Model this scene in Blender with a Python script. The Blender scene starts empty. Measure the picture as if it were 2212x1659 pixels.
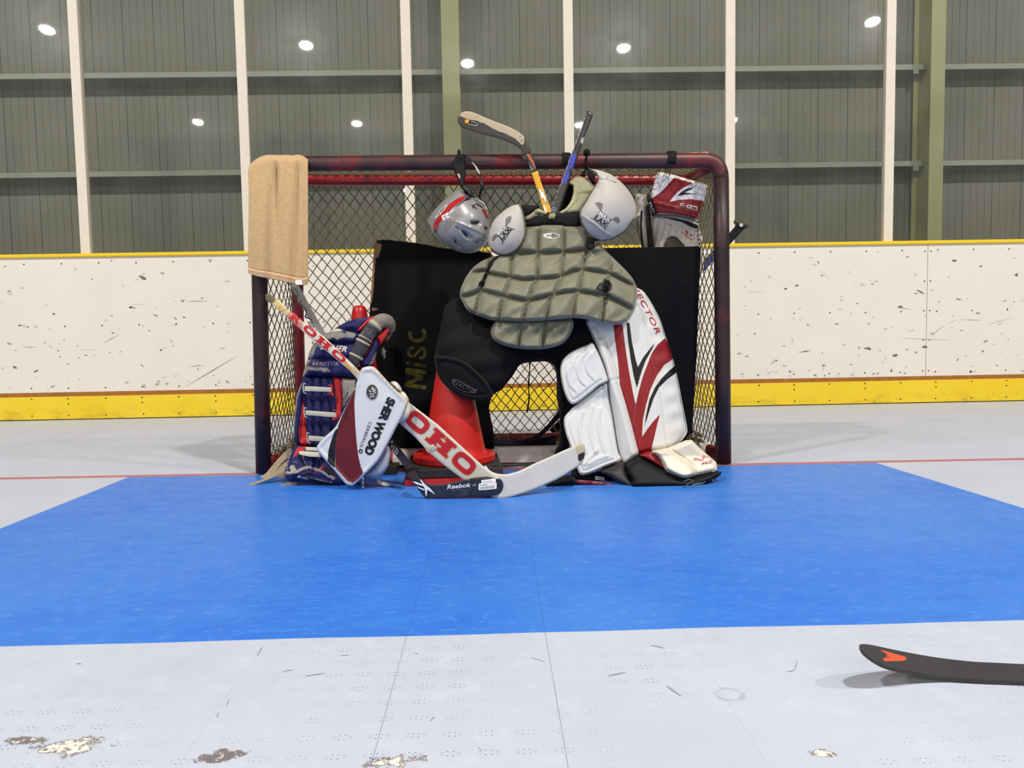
import bpy, bmesh, math, random
import numpy as np
from mathutils import Vector, Matrix
from mathutils.geometry import delaunay_2d_cdt

EXPOSURE = -1.72
WORLD_COL = (0.80, 0.84, 0.88, 1)
WORLD_STR = 0.18
LAMP_FAR = 520
LAMP_NEAR = 1900

# ------------------------------------------------------------------ camera, world, lamps, exposure
W, H = 2212, 1659
F = 1761.0235
CX, CY, CZ = 0.0033, -3.3022, 0.5887
PITCH, ROLL, YAW = 0.0735, -0.0174, -0.0224
SC = bpy.context.scene
COL = SC.collection


def ray(u, v):
    u = np.asarray(u, float); v = np.asarray(v, float)
    a = (u - W / 2) / F; c = -(v - H / 2) / F; b = np.ones_like(a)
    cr, sr = math.cos(ROLL), math.sin(ROLL)
    x = cr * a - sr * c; z = sr * a + cr * c
    cp, sp = math.cos(PITCH), math.sin(PITCH)
    y2 = cp * b + sp * z; z2 = -sp * b + cp * z
    cy, sy = math.cos(YAW), math.sin(YAW)
    return np.stack([cy * x - sy * y2, sy * x + cy * y2, z2], -1)


def P(u, v, Y):
    """world point on the vertical plane Y seen at photo pixel (u, v)"""
    d = ray(u, v); t = (np.asarray(Y, float) - CY) / d[..., 1]
    return np.array([CX, CY, CZ]) + d * t[..., None]


def G(u, v, Z=0.0):
    """world point on the horizontal plane Z seen at photo pixel (u, v)"""
    d = ray(u, v); t = (np.asarray(Z, float) - CZ) / d[..., 2]
    return np.array([CX, CY, CZ]) + d * t[..., None]


cam_d = bpy.data.cameras.new('camera')
cam = bpy.data.objects.new('camera', cam_d)
COL.objects.link(cam)
r0 = ray(W / 2 + 1, H / 2) - ray(W / 2, H / 2); u0 = ray(W / 2, H / 2 - 1) - ray(W / 2, H / 2); f0 = ray(W / 2, H / 2)
M3 = Matrix([Vector(r0).normalized(), Vector(u0).normalized(), -Vector(f0).normalized()]).transposed()
cam.matrix_world = Matrix.Translation((CX, CY, CZ)) @ M3.to_4x4()
cam_d.sensor_width = 36; cam_d.sensor_fit = 'HORIZONTAL'; cam_d.lens = F / W * 36
cam_d.clip_start = 0.05; cam_d.clip_end = 200
SC.camera = cam

SC.view_settings.view_transform = 'Standard'
SC.view_settings.look = 'None'
SC.view_settings.exposure = EXPOSURE
SC.view_settings.gamma = 1
SC.view_settings.use_curve_mapping = False

wd = bpy.data.worlds.new('hall'); SC.world = wd; wd.use_nodes = True
wb = wd.node_tree.nodes['Background']
wb.inputs[0].default_value = WORLD_COL; wb.inputs[1].default_value = WORLD_STR
SC.cycles.max_bounces = 8
SC.cycles.transparent_max_bounces = 16
SC.cycles.sample_clamp_indirect = 6

YB = 2.2026          # front face of the rink boards
HL = 8.0             # lamp height
YG = YB + 0.06       # glass plane


def lamp_from_reflection(u, v):
    d = ray(u, v); t = (YG - CY) / d[1]
    hit = np.array([CX, CY, CZ]) + d * t
    d2 = d.copy(); d2[1] = -d2[1]
    s = (HL - hit[2]) / d2[2]
    return hit + d2 * s


LAMPS = [lamp_from_reflection(*p) for p in
         [(101, 64), (661, 98), (1347, 104), (1885, 47), (428, 264), (771, 267), (1252, 270), (1582, 260), (879, 411), (1010, 137)]]
LAMPS += [np.array([x, y, HL]) for x, y in [(-10.8, -4.6), (-5.3, -4.6), (2.7, -4.4), (8.1, -4.6)]]
for i, p in enumerate(LAMPS):
    ld = bpy.data.lights.new('high_bay_light', 'AREA'); ld.shape = 'DISK'
    ld.size = 0.34 if i < 10 else 0.5
    ld.energy = LAMP_FAR if i < 10 else LAMP_NEAR
    ld.color = (1.0, 0.955, 0.885)
    lo = bpy.data.objects.new('high_bay_light', ld); lo.location = p; COL.objects.link(lo)
    if i < 10:   # the hung reflectors are turned a little towards the rink end
        lo.rotation_euler = (math.radians(20), 0, 0)


# ------------------------------------------------------------------ materials
def lin(c):
    out = []
    for x in c:
        x = x / 255.0
        out.append(x / 12.92 if x <= 0.04045 else ((x + 0.055) / 1.055) ** 2.4)
    return (*out, 1.0)


class NT:
    def __init__(s, m):
        s.t = m.node_tree; s.n = s.t.nodes; s.l = s.t.links

    def node(s, typ, **kw):
        n = s.n.new(typ)
        for k, v in kw.items():
            setattr(n, k, v)
        return n

    def link(s, a, b):
        s.l.new(a, b)

    def val(s, x, sock):
        if isinstance(x, (int, float)):
            sock.default_value = x
        elif isinstance(x, tuple):
            sock.default_value = x
        else:
            s.link(x, sock)

    def math(s, op, a, b=None, c=None, clamp=False):
        n = s.node('ShaderNodeMath', operation=op); n.use_clamp = clamp
        s.val(a, n.inputs[0])
        if b is not None: s.val(b, n.inputs[1])
        if c is not None: s.val(c, n.inputs[2])
        return n.outputs[0]

    def mix(s, fac, a, b):
        n = s.node('ShaderNodeMix', data_type='RGBA')
        s.val(fac, n.inputs[0]); s.val(a, n.inputs[6]); s.val(b, n.inputs[7])
        return n.outputs[2]

    def noise(s, scale, detail=4, rough=0.6, vec=None, dist=0.0):
        n = s.node('ShaderNodeTexNoise'); n.inputs['Scale'].default_value = scale
        n.inputs['Detail'].default_value = detail; n.inputs['Roughness'].default_value = rough
        n.inputs['Distortion'].default_value = dist
        if vec is not None: s.link(vec, n.inputs['Vector'])
        return n.outputs['Fac']

    def ramp(s, x, lo, hi, a=0.0, b=1.0):
        n = s.node('ShaderNodeMapRange'); n.clamp = True
        s.val(x, n.inputs[0]); n.inputs[1].default_value = lo; n.inputs[2].default_value = hi
        n.inputs[3].default_value = a; n.inputs[4].default_value = b
        return n.outputs[0]

    def coord(s, scale=(1, 1, 1)):
        t = s.node('ShaderNodeTexCoord')
        if scale == (1, 1, 1): return t.outputs['Object']
        m = s.node('ShaderNodeMapping'); m.inputs['Scale'].default_value = scale
        s.link(t.outputs['Object'], m.inputs[0]); return m.outputs[0]


MATS = {}


def mat(name, col, rough=0.6, spec=0.4, regions=(), var=0.0, vscale=12, bump=0.0, bscale=300, metal=0.0,
        spots=None, bcoord=(1, 1, 1), sheen=0.0, coat=0.0):
    """col sRGB; regions = [(attribute, colour, edge_noise, noise_scale)]: attribute is the signed distance in pixels;
    spots = [(colour, noise_scale, low, high)] worn or dirty patches"""
    if name in MATS: return MATS[name]
    m = bpy.data.materials.new(name); m.use_nodes = True
    t = NT(m); b = t.n['Principled BSDF']
    c = lin(col)
    co = t.coord()
    out = None
    cur = c
    for sp in (spots or ()):
        nz = t.noise(sp[1], 6, 0.65, co)
        cur = t.mix(t.ramp(nz, sp[2], sp[3]), cur, lin(sp[0]))
    for rg in regions:
        at, rc = rg[0], rg[1]
        a = t.node('ShaderNodeAttribute', attribute_name=at).outputs['Fac']
        if len(rg) > 2 and rg[2]:
            nz = t.noise(rg[3] if len(rg) > 3 else 60, 5, 0.65, co)
            a = t.math('ADD', a, t.math('MULTIPLY', t.math('SUBTRACT', nz, 0.5), rg[2]))
        fac = t.ramp(a, -0.55, 0.55)
        cur = t.mix(fac, cur, lin(rc))
    if var:
        nz = t.noise(vscale, 5, 0.6, co)
        k = t.ramp(nz, 0.25, 0.75, 1 - var, 1 + var)
        n = t.node('ShaderNodeMix', data_type='RGBA', blend_type='MULTIPLY'); n.inputs[0].default_value = 1
        t.val(cur, n.inputs[6])
        cb = t.node('ShaderNodeCombineColor')
        for i in range(3): t.link(k, cb.inputs[i])
        t.link(cb.outputs[0], n.inputs[7]); cur = n.outputs[2]
    t.val(cur, b.inputs['Base Color'])
    b.inputs['Roughness'].default_value = rough
    b.inputs['Specular IOR Level'].default_value = spec
    b.inputs['Metallic'].default_value = metal
    b.inputs['Sheen Weight'].default_value = sheen
    b.inputs['Coat Weight'].default_value = coat
    b.inputs['Coat Roughness'].default_value = 0.12
    if bump:
        nb = t.noise(bscale, 3, 0.6, t.coord(bcoord))
        bp = t.node('ShaderNodeBump'); bp.inputs['Strength'].default_value = bump; bp.inputs['Distance'].default_value = 0.004
        t.link(nb, bp.inputs['Height']); t.link(bp.outputs[0], b.inputs['Normal'])
    MATS[name] = m
    return m


# ------------------------------------------------------------------ object helpers
def thing(name, label, cat, loc, group=None):
    o = bpy.data.objects.new(name, None); COL.objects.link(o)
    o.location = loc; o['label'] = label; o['category'] = cat; o.empty_display_size = 0.05
    if group: o['group'] = group
    return o


def tag(o, label=None, cat=None, group=None, kind=None):
    if label: o['label'] = label
    if cat: o['category'] = cat
    if group: o['group'] = group
    if kind: o['kind'] = kind
    return o


def origin_of(o):
    v = Vector((0, 0, 0))
    while o is not None:
        v = v + o.location; o = o.parent
    return v


def build(name, V, Fs, m, parent=None, smooth=True, attrs=None, label=None, recalc=True, loc=None, flat_mats=None):
    """one mesh object from world coordinates"""
    V = np.asarray(V, float)
    me = bpy.data.meshes.new(name)
    o = bpy.data.objects.new(name, me); COL.objects.link(o)
    if parent is not None:
        org = np.array(origin_of(parent)); o.parent = parent
    else:
        if loc is None:
            mn, mx = V.min(0), V.max(0); loc = ((mn[0] + mx[0]) / 2, (mn[1] + mx[1]) / 2, mn[2])
        o.location = loc; org = np.array(loc)
    me.from_pydata([tuple(p) for p in (V - org)], [], [tuple(f) for f in Fs])
    if recalc:
        bm = bmesh.new(); bm.from_mesh(me)
        bmesh.ops.recalc_face_normals(bm, faces=bm.faces); bm.to_mesh(me); bm.free()
    if smooth:
        me.polygons.foreach_set('use_smooth', [True] * len(me.polygons))
    for k, a in (attrs or {}).items():
        at = me.attributes.new(k, 'FLOAT', 'POINT'); at.data.foreach_set('value', np.asarray(a, np.float32))
    if isinstance(m, (list, tuple)):
        for x in m: me.materials.append(x)
        if flat_mats is not None: me.polygons.foreach_set('material_index', flat_mats)
    else:
        me.materials.append(m)
    me.update()
    if label: o['label'] = label
    return o


class MB:
    """collects boxes, tubes and prisms into one mesh"""
    def __init__(s): s.v = []; s.f = []; s.mi = []

    def add(s, V, Fs, mi=0):
        k = len(s.v); s.v += [tuple(p) for p in V]; s.f += [tuple(i + k for i in f) for f in Fs]; s.mi += [mi] * len(Fs)

    def box(s, a, b, mi=0):
        (x0, y0, z0), (x1, y1, z1) = a, b
        s.add([(x0, y0, z0), (x1, y0, z0), (x1, y1, z0), (x0, y1, z0), (x0, y0, z1), (x1, y0, z1), (x1, y1, z1), (x0, y1, z1)],
              [(0, 3, 2, 1), (4, 5, 6, 7), (0, 1, 5, 4), (1, 2, 6, 5), (2, 3, 7, 6), (3, 0, 4, 7)], mi)

    def tube(s, pts, r, seg=12, cap=True, mi=0):
        pts = [Vector(p) for p in pts]; n = len(pts)
        rr = r if isinstance(r, (list, tuple, np.ndarray)) else [r] * n
        tn = [(pts[min(i + 1, n - 1)] - pts[max(i - 1, 0)]).normalized() for i in range(n)]
        up = Vector((0, 0, 1)) if abs(tn[0].z) < 0.9 else Vector((1, 0, 0))
        x = tn[0].cross(up).normalized(); V = []; Fs = []
        for i in range(n):
            x = (x - tn[i] * x.dot(tn[i])).normalized(); y = tn[i].cross(x)
            for k in range(seg):
                a = 2 * math.pi * k / seg
                V.append(pts[i] + (x * math.cos(a) + y * math.sin(a)) * rr[i])
        for i in range(n - 1):
            for k in range(seg):
                k2 = (k + 1) % seg
                Fs.append((i * seg + k, i * seg + k2, (i + 1) * seg + k2, (i + 1) * seg + k))
        if cap:
            Fs.append(tuple(reversed(range(seg)))); Fs.append(tuple((n - 1) * seg + k for k in range(seg)))
        s.add(V, Fs, mi)

    def lathe(s, prof, c, seg=32, mi=0):
        V = []; Fs = []; n = len(prof)
        for r, z in prof:
            for k in range(seg):
                a = 2 * math.pi * k / seg
                V.append((c[0] + r * math.cos(a), c[1] + r * math.sin(a), c[2] + z))
        for i in range(n - 1):
            for k in range(seg):
                k2 = (k + 1) % seg
                Fs.append((i * seg + k, i * seg + k2, (i + 1) * seg + k2, (i + 1) * seg + k))
        Fs.append(tuple(reversed(range(seg)))); Fs.append(tuple((n - 1) * seg + k for k in range(seg)))
        s.add(V, Fs, mi)

    def done(s, name, m, parent=None, **kw):
        if isinstance(m, (list, tuple)): kw['flat_mats'] = s.mi
        return build(name, s.v, s.f, m, parent, **kw)


def autosmooth(o, ang=40):
    me = o.data
    bm = bmesh.new(); bm.from_mesh(me)
    for e in bm.edges:
        if len(e.link_faces) == 2 and e.calc_face_angle(0) > math.radians(ang): e.smooth = False
    bm.to_mesh(me); bm.free()
    return o


# ------------------------------------------------------------------ outline tools
def zf(x0, y0, s):
    return lambda *pts: [(x0 + a / s, y0 + b / s) for a, b in pts]


zA = zf(500, 300, 4.1475); zB = zf(500, 600, 3.318); zC = zf(850, 220, 4.424); zD = zf(920, 480, 4.148)
zE = zf(1180, 600, 3.457); zF = zf(1250, 310, 4.88); zG = zf(800, 780, 4.424); zH = zf(1750, 1340, 4.788)
zI = zf(900, 320, 6.635); zJ = zf(1140, 340, 7.542); zK = zf(1360, 350, 7.9); zL = zf(600, 650, 7.539)
zM = zf(520, 850, 7.542); zN = zf(660, 770, 5.528); zO = zf(1000, 740, 5.186); zP = zf(1180, 920, 5.53)
zQ = zf(780, 500, 3.317); zR = zf(1480, 320, 5.1875); zS = zf(560, 600, 9.214); zT = zf(540, 860, 7.9)
zU = zf(1480, 820, 7.543); zV = zf(960, 230, 6.506)


def spline(poly, closed=True, k=6):
    p = np.asarray(poly, float); n = len(p); out = []
    rng = range(n) if closed else range(n - 1)
    for i in rng:
        if closed: a, b, c, d = p[(i - 1) % n], p[i], p[(i + 1) % n], p[(i + 2) % n]
        else: a, b, c, d = p[max(i - 1, 0)], p[i], p[i + 1], p[min(i + 2, n - 1)]
        for j in range(k):
            t = j / k
            out.append(0.5 * (2 * b + (c - a) * t + (2 * a - 5 * b + 4 * c - d) * t * t + (3 * b - a - 3 * c + d) * t ** 3))
    if not closed: out.append(p[-1])
    return np.array(out)


def resample(poly, step, closed=True, keep=False):
    p = np.asarray(poly, float)
    if keep:     # keep corners: split every edge
        out = []
        n = len(p)
        for i in range(n if closed else n - 1):
            a, b = p[i], p[(i + 1) % n]; L = np.hypot(*(b - a)); m = max(1, int(round(L / step)))
            for j in range(m): out.append(a + (b - a) * j / m)
        if not closed: out.append(p[-1])
        return np.array(out)
    q = np.vstack([p, p[:1]]) if closed else p
    L = np.r_[0, np.cumsum(np.hypot(*np.diff(q, axis=0).T))]
    n = max(4, int(round(L[-1] / step)))
    s = np.linspace(0, L[-1], n + 1)
    if closed: s = s[:-1]
    return np.stack([np.interp(s, L, q[:, 0]), np.interp(s, L, q[:, 1])], 1)


def seg_dist(U, V, pts, closed):
    p = np.asarray(pts, float); a = p if closed else p[:-1]; b = np.roll(p, -1, 0) if closed else p[1:]
    best = np.full(U.shape, 1e18)
    for (ax, ay), (bx, by) in zip(a, b):
        dx, dy = bx - ax, by - ay; l2 = dx * dx + dy * dy + 1e-12
        t = np.clip(((U - ax) * dx + (V - ay) * dy) / l2, 0, 1)
        d = (U - ax - t * dx) ** 2 + (V - ay - t * dy) ** 2
        best = np.minimum(best, d)
    return np.sqrt(best)


def inside(U, V, pts):
    p = np.asarray(pts, float); r = np.zeros(U.shape, bool); n = len(p)
    for i in range(n):
        x1, y1 = p[i]; x2, y2 = p[(i + 1) % n]
        if y1 == y2: continue
        c = ((y1 > V) != (y2 > V)) & (U < (x2 - x1) * (V - y1) / (y2 - y1) + x1)
        r ^= c
    return r


def sdf(U, V, pts):
    d = seg_dist(U, V, pts, True)
    return np.where(inside(U, V, pts), d, -d)


def lines(U, V, ls):
    d = np.full(U.shape, 1e9)
    for l in ls: d = np.minimum(d, seg_dist(U, V, l, False))
    return d


def region(U, V, spec):
    """union of ('poly', pts), ('spoly', pts), ('line', pts, halfwidth)"""
    d = np.full(U.shape, -1e3)
    for s in spec:
        if s[0] == 'poly': d = np.maximum(d, sdf(U, V, s[1]))
        elif s[0] == 'spoly': d = np.maximum(d, sdf(U, V, spline(s[1])))
        elif s[0] == 'line': d = np.maximum(d, s[2] - seg_dist(U, V, s[1], False))
        elif s[0] == 'sline': d = np.maximum(d, s[2] - seg_dist(U, V, spline(s[1], False), False))
    return d


def tri2d(B, step, fill=True):
    """triangulate inside closed outline B (n,2): returns verts, tris, boundary indices in order"""
    n = len(B)
    pts = [tuple(p) for p in B]
    if fill:
        x0, y0 = B.min(0); x1, y1 = B.max(0)
        g = []
        j = 0; y = y0 + step * 0.5
        while y < y1:
            xs = np.arange(x0 + (step * 0.5 if j % 2 else 0), x1, step)
            g.append(np.stack([xs, np.full(xs.shape, y)], 1)); y += step * 0.866; j += 1
        if g:
            g = np.vstack(g); s = sdf(g[:, 0], g[:, 1], B); g = g[s > step * 0.55]
            pts += [tuple(p) for p in g]
    ed = [(i, (i + 1) % n) for i in range(n)]
    r = delaunay_2d_cdt([Vector(p) for p in pts], ed, [], 1, 1e-5)
    V = np.array([tuple(v) for v in r[0]]); T = [tuple(f) for f in r[2]]
    mp = {}
    for i, o in enumerate(r[3]):
        for k in o: mp[k] = i
    bd = [mp[i] for i in range(n) if i in mp]
    return V, T, bd


def poisson(V, T, bd):
    n = len(V); T = np.array(T)
    e = np.vstack([T[:, [0, 1]], T[:, [1, 2]], T[:, [2, 0]]]); e = np.unique(np.sort(e, 1), axis=0)
    i, j = e[:, 0], e[:, 1]
    w = np.ones(len(e))
    free = np.ones(n, bool); free[bd] = False
    dg = np.bincount(i, w, n) + np.bincount(j, w, n)

    def A(x):
        x = np.where(free, x, 0)
        return np.where(free, dg * x - np.bincount(i, w * x[j], n) - np.bincount(j, w * x[i], n), 0)
    b = free.astype(float); x = np.zeros(n); r = b - A(x); p = r.copy(); rs = r @ r
    for _ in range(500):
        Ap = A(p); al = rs / max(p @ Ap, 1e-20); x += al * p; r -= al * Ap; rn = r @ r
        if rn < 1e-10 * max(n, 1): break
        p = r + rn / rs * p; rs = rn
    return np.maximum(x, 0)


def fn(b):
    return b if callable(b) else (lambda U, V: np.full(np.shape(U), float(b)))


class Surf:
    """remembers a pad's front so that prints and seams can lie on it"""
    def __init__(s, U, V, Yf): s.U, s.V, s.Y = U, V, Yf

    def __call__(s, U, V):
        U = np.asarray(U, float); V = np.asarray(V, float); out = np.empty(U.shape)
        for k in range(len(U)):
            d = (s.U - U[k]) ** 2 + (s.V - V[k]) ** 2
            ix = np.argsort(d)[:6] if len(d) < 8 else np.argpartition(d, 6)[:6]; w = 1 / (d[ix] + 0.3) ** 1.5
            out[k] = (w @ s.Y[ix]) / w.sum()
        return out


def pad(name, poly, base, m, parent=None, thick=0.03, R=10, mode='round', edge=0.0, back=0.03, step=4.5, smooth=True,
        extra=None, regions=None, label=None, ground=None, power=0.5, flatback=False):
    """a padded solid: its outline in the photo, its own depth (world Y of the middle sheet), rounded front and back"""
    B = resample(spline(poly), step) if smooth else resample(poly, step, keep=True)
    V2, T, bd = tri2d(B, step)
    U, V = V2[:, 0], V2[:, 1]
    sd = np.maximum(seg_dist(U, V, B, True), 0); sd[bd] = 0
    t = np.clip(sd / R, 0, 1)
    if mode == 'dome':
        h = poisson(V2, T, bd); prof = (h / h.max()) ** power
    else:
        prof = np.sqrt(np.maximum(0, 1 - (1 - t) ** 2))
    d = edge + thick * prof
    if extra is not None: d = d + extra(U, V, sd)
    bk = back * (np.ones_like(prof) if flatback else prof)
    if ground is None:
        b = fn(base)(U, V)
        front = P(U, V, b - d); rear = P(U, V, b) + np.stack([0 * bk, bk, 0 * bk], 1)
        Yf = b - d
    else:     # lying on the ground: ground(U, V) is the height of the under side
        z = fn(ground)(U, V)
        front = G(U, V, z + d); rear = front.copy(); rear[:, 2] -= d + bk
        Yf = z + d
    n = len(V2)
    closed0 = edge == 0 and (extra is None) and not flatback
    if closed0 and ground is None:
        isb = np.zeros(n, bool); isb[bd] = True
        mp = np.empty(n, int); k = n
        for i in range(n):
            if isb[i]: mp[i] = i
            else: mp[i] = k; k += 1
        allV = np.vstack([front, rear[~isb]])
        Fs = [tuple(f) for f in T] + [tuple(mp[i] for i in reversed(f)) for f in T]
        src = np.r_[np.arange(n), np.arange(n)[~isb]]
    else:
        allV = np.vstack([front, rear])
        Fs = [tuple(f) for f in T] + [tuple(i + n for i in reversed(f)) for f in T]
        L = len(bd)
        for q in range(L):
            a, c = bd[q], bd[(q + 1) % L]
            Fs.append((a, c, c + n, a + n))
        src = np.r_[np.arange(n), np.arange(n)]
    at = {}
    for k, sp in (regions or {}).items():
        at[k] = region(U, V, sp)[src]
    if isinstance(m, str): m = MATS[m]
    o = build(name, allV, Fs, m, parent, True, at, label)
    if edge > 0 or ground is not None: autosmooth(o, 50)
    o_s = Surf(U, V, Yf); o_s.ground = ground is not None; o_s.obj = o
    return o, o_s


def decal(name, polys, surf, m, parent, eps=0.0018, step=4, smooth=False, label=None, fill=True):
    """prints, patches and letters lying on a pad's front, polygons in photo pixels"""
    parent = getattr(surf, 'obj', None) or parent
    mb = MB()
    for p in polys:
        B = resample(spline(p), step) if smooth else resample(p, step, keep=True)
        V2, T, _ = tri2d(B, step, fill)
        if not len(T): continue
        Y = surf(V2[:, 0], V2[:, 1])
        mb.add(G(V2[:, 0], V2[:, 1], Y + eps) if getattr(surf, 'ground', False) else P(V2[:, 0], V2[:, 1], Y - eps), T)
    return mb.done(name, MATS[m] if isinstance(m, str) else m, parent, recalc=False, label=label)


def text2d(s, bold=0.0, shear=0.0, space=1.0):
    cu = bpy.data.curves.new('txt', 'FONT'); cu.body = s; cu.offset = bold; cu.shear = shear; cu.space_character = space
    cu.resolution_u = 4
    ob = bpy.data.objects.new('txt', cu); COL.objects.link(ob)
    dg = bpy.context.evaluated_depsgraph_get()
    me = bpy.data.meshes.new_from_object(ob.evaluated_get(dg))
    V = np.array([v.co[:2] for v in me.vertices]); T = [tuple(p.vertices) for p in me.polygons]
    bpy.data.objects.remove(ob); bpy.data.curves.remove(cu); bpy.data.meshes.remove(me)
    V = (V - V.min(0)) / (V.max(0) - V.min(0))
    return V, T


def lettering(name, s, O, E, hgt, surf, m, parent, bold=0.02, shear=0.0, space=1.0, eps=0.002, bend=0.0, flip=False, label=None):
    """text from baseline start O to baseline end E (photo pixels), cap height in pixels"""
    parent = getattr(surf, 'obj', None) or parent
    V, T = text2d(s, bold, shear, space)
    O = np.array(O, float); E = np.array(E, float); d = E - O; L = np.hypot(*d); d /= L
    up = np.array([d[1], -d[0]]) * (-1 if flip else 1)
    # split long triangles so the letters follow the surface
    bm = bmesh.new()
    vs = [bm.verts.new((x * L, y * hgt, 0)) for x, y in V]
    for t in T:
        try: bm.faces.new([vs[i] for i in t])
        except ValueError: pass
    for _ in range(3):
        le = [e for e in bm.edges if e.calc_length() > 7]
        if not le: break
        bmesh.ops.subdivide_edges(bm, edges=le, cuts=1)
    bmesh.ops.triangulate(bm, faces=bm.faces)
    bm.verts.index_update()
    Q = np.array([v.co[:2] for v in bm.verts]); Fs = [tuple(v.index for v in f.verts) for f in bm.faces]; bm.free()
    X = O + Q[:, :1] * d + (Q[:, 1:] + bend * ((Q[:, :1] / L) * (1 - Q[:, :1] / L))) * up
    Y = surf(X[:, 0], X[:, 1])
    W3 = G(X[:, 0], X[:, 1], Y + eps) if getattr(surf, 'ground', False) else P(X[:, 0], X[:, 1], Y - eps)
    return build(name, W3, Fs, MATS[m] if isinstance(m, str) else m, parent, False, recalc=False, label=label)


def ribbon(name, pts, width, thick, m, parent, up=None, label=None, step=6):
    """a flat strap along 3D points; up = direction of its width"""
    p = np.array(pts, float); p = spline(p, False, step)
    n = len(p); V = []; Fs = []
    for i in range(n):
        t = p[min(i + 1, n - 1)] - p[max(i - 1, 0)]; t /= np.linalg.norm(t) + 1e-9
        u = np.array(up if up is not None else (0, -1, 0), float)
        if up is None: w = np.cross(t, u)
        else: w = u - t * (u @ t)
        w /= np.linalg.norm(w) + 1e-9
        nn = np.cross(w, t)
        wd = width if np.isscalar(width) else np.interp(i / (n - 1), np.linspace(0, 1, len(width)), width)
        for a, b in ((-1, -1), (1, -1), (1, 1), (-1, 1)):
            V.append(p[i] + w * a * wd / 2 + nn * b * thick / 2)
    for i in range(n - 1):
        for k in range(4):
            k2 = (k + 1) % 4; Fs.append((i * 4 + k, i * 4 + k2, i * 4 + 4 + k2, i * 4 + 4 + k))
    Fs += [(3, 2, 1, 0), tuple((n - 1) * 4 + k for k in range(4))]
    return autosmooth(build(name, V, Fs, MATS[m] if isinstance(m, str) else m, parent, True, label=label), 50)


def lerp(x, x0, x1, a, b):
    return a + (b - a) * np.clip((x - x0) / (x1 - x0), 0, 1)

# ------------------------------------------------------------------ setting: floor, rink boards, glass, hall wall
random.seed(7); rng = np.random.default_rng(7)
XL, XR = -14.0, 14.0


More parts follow.
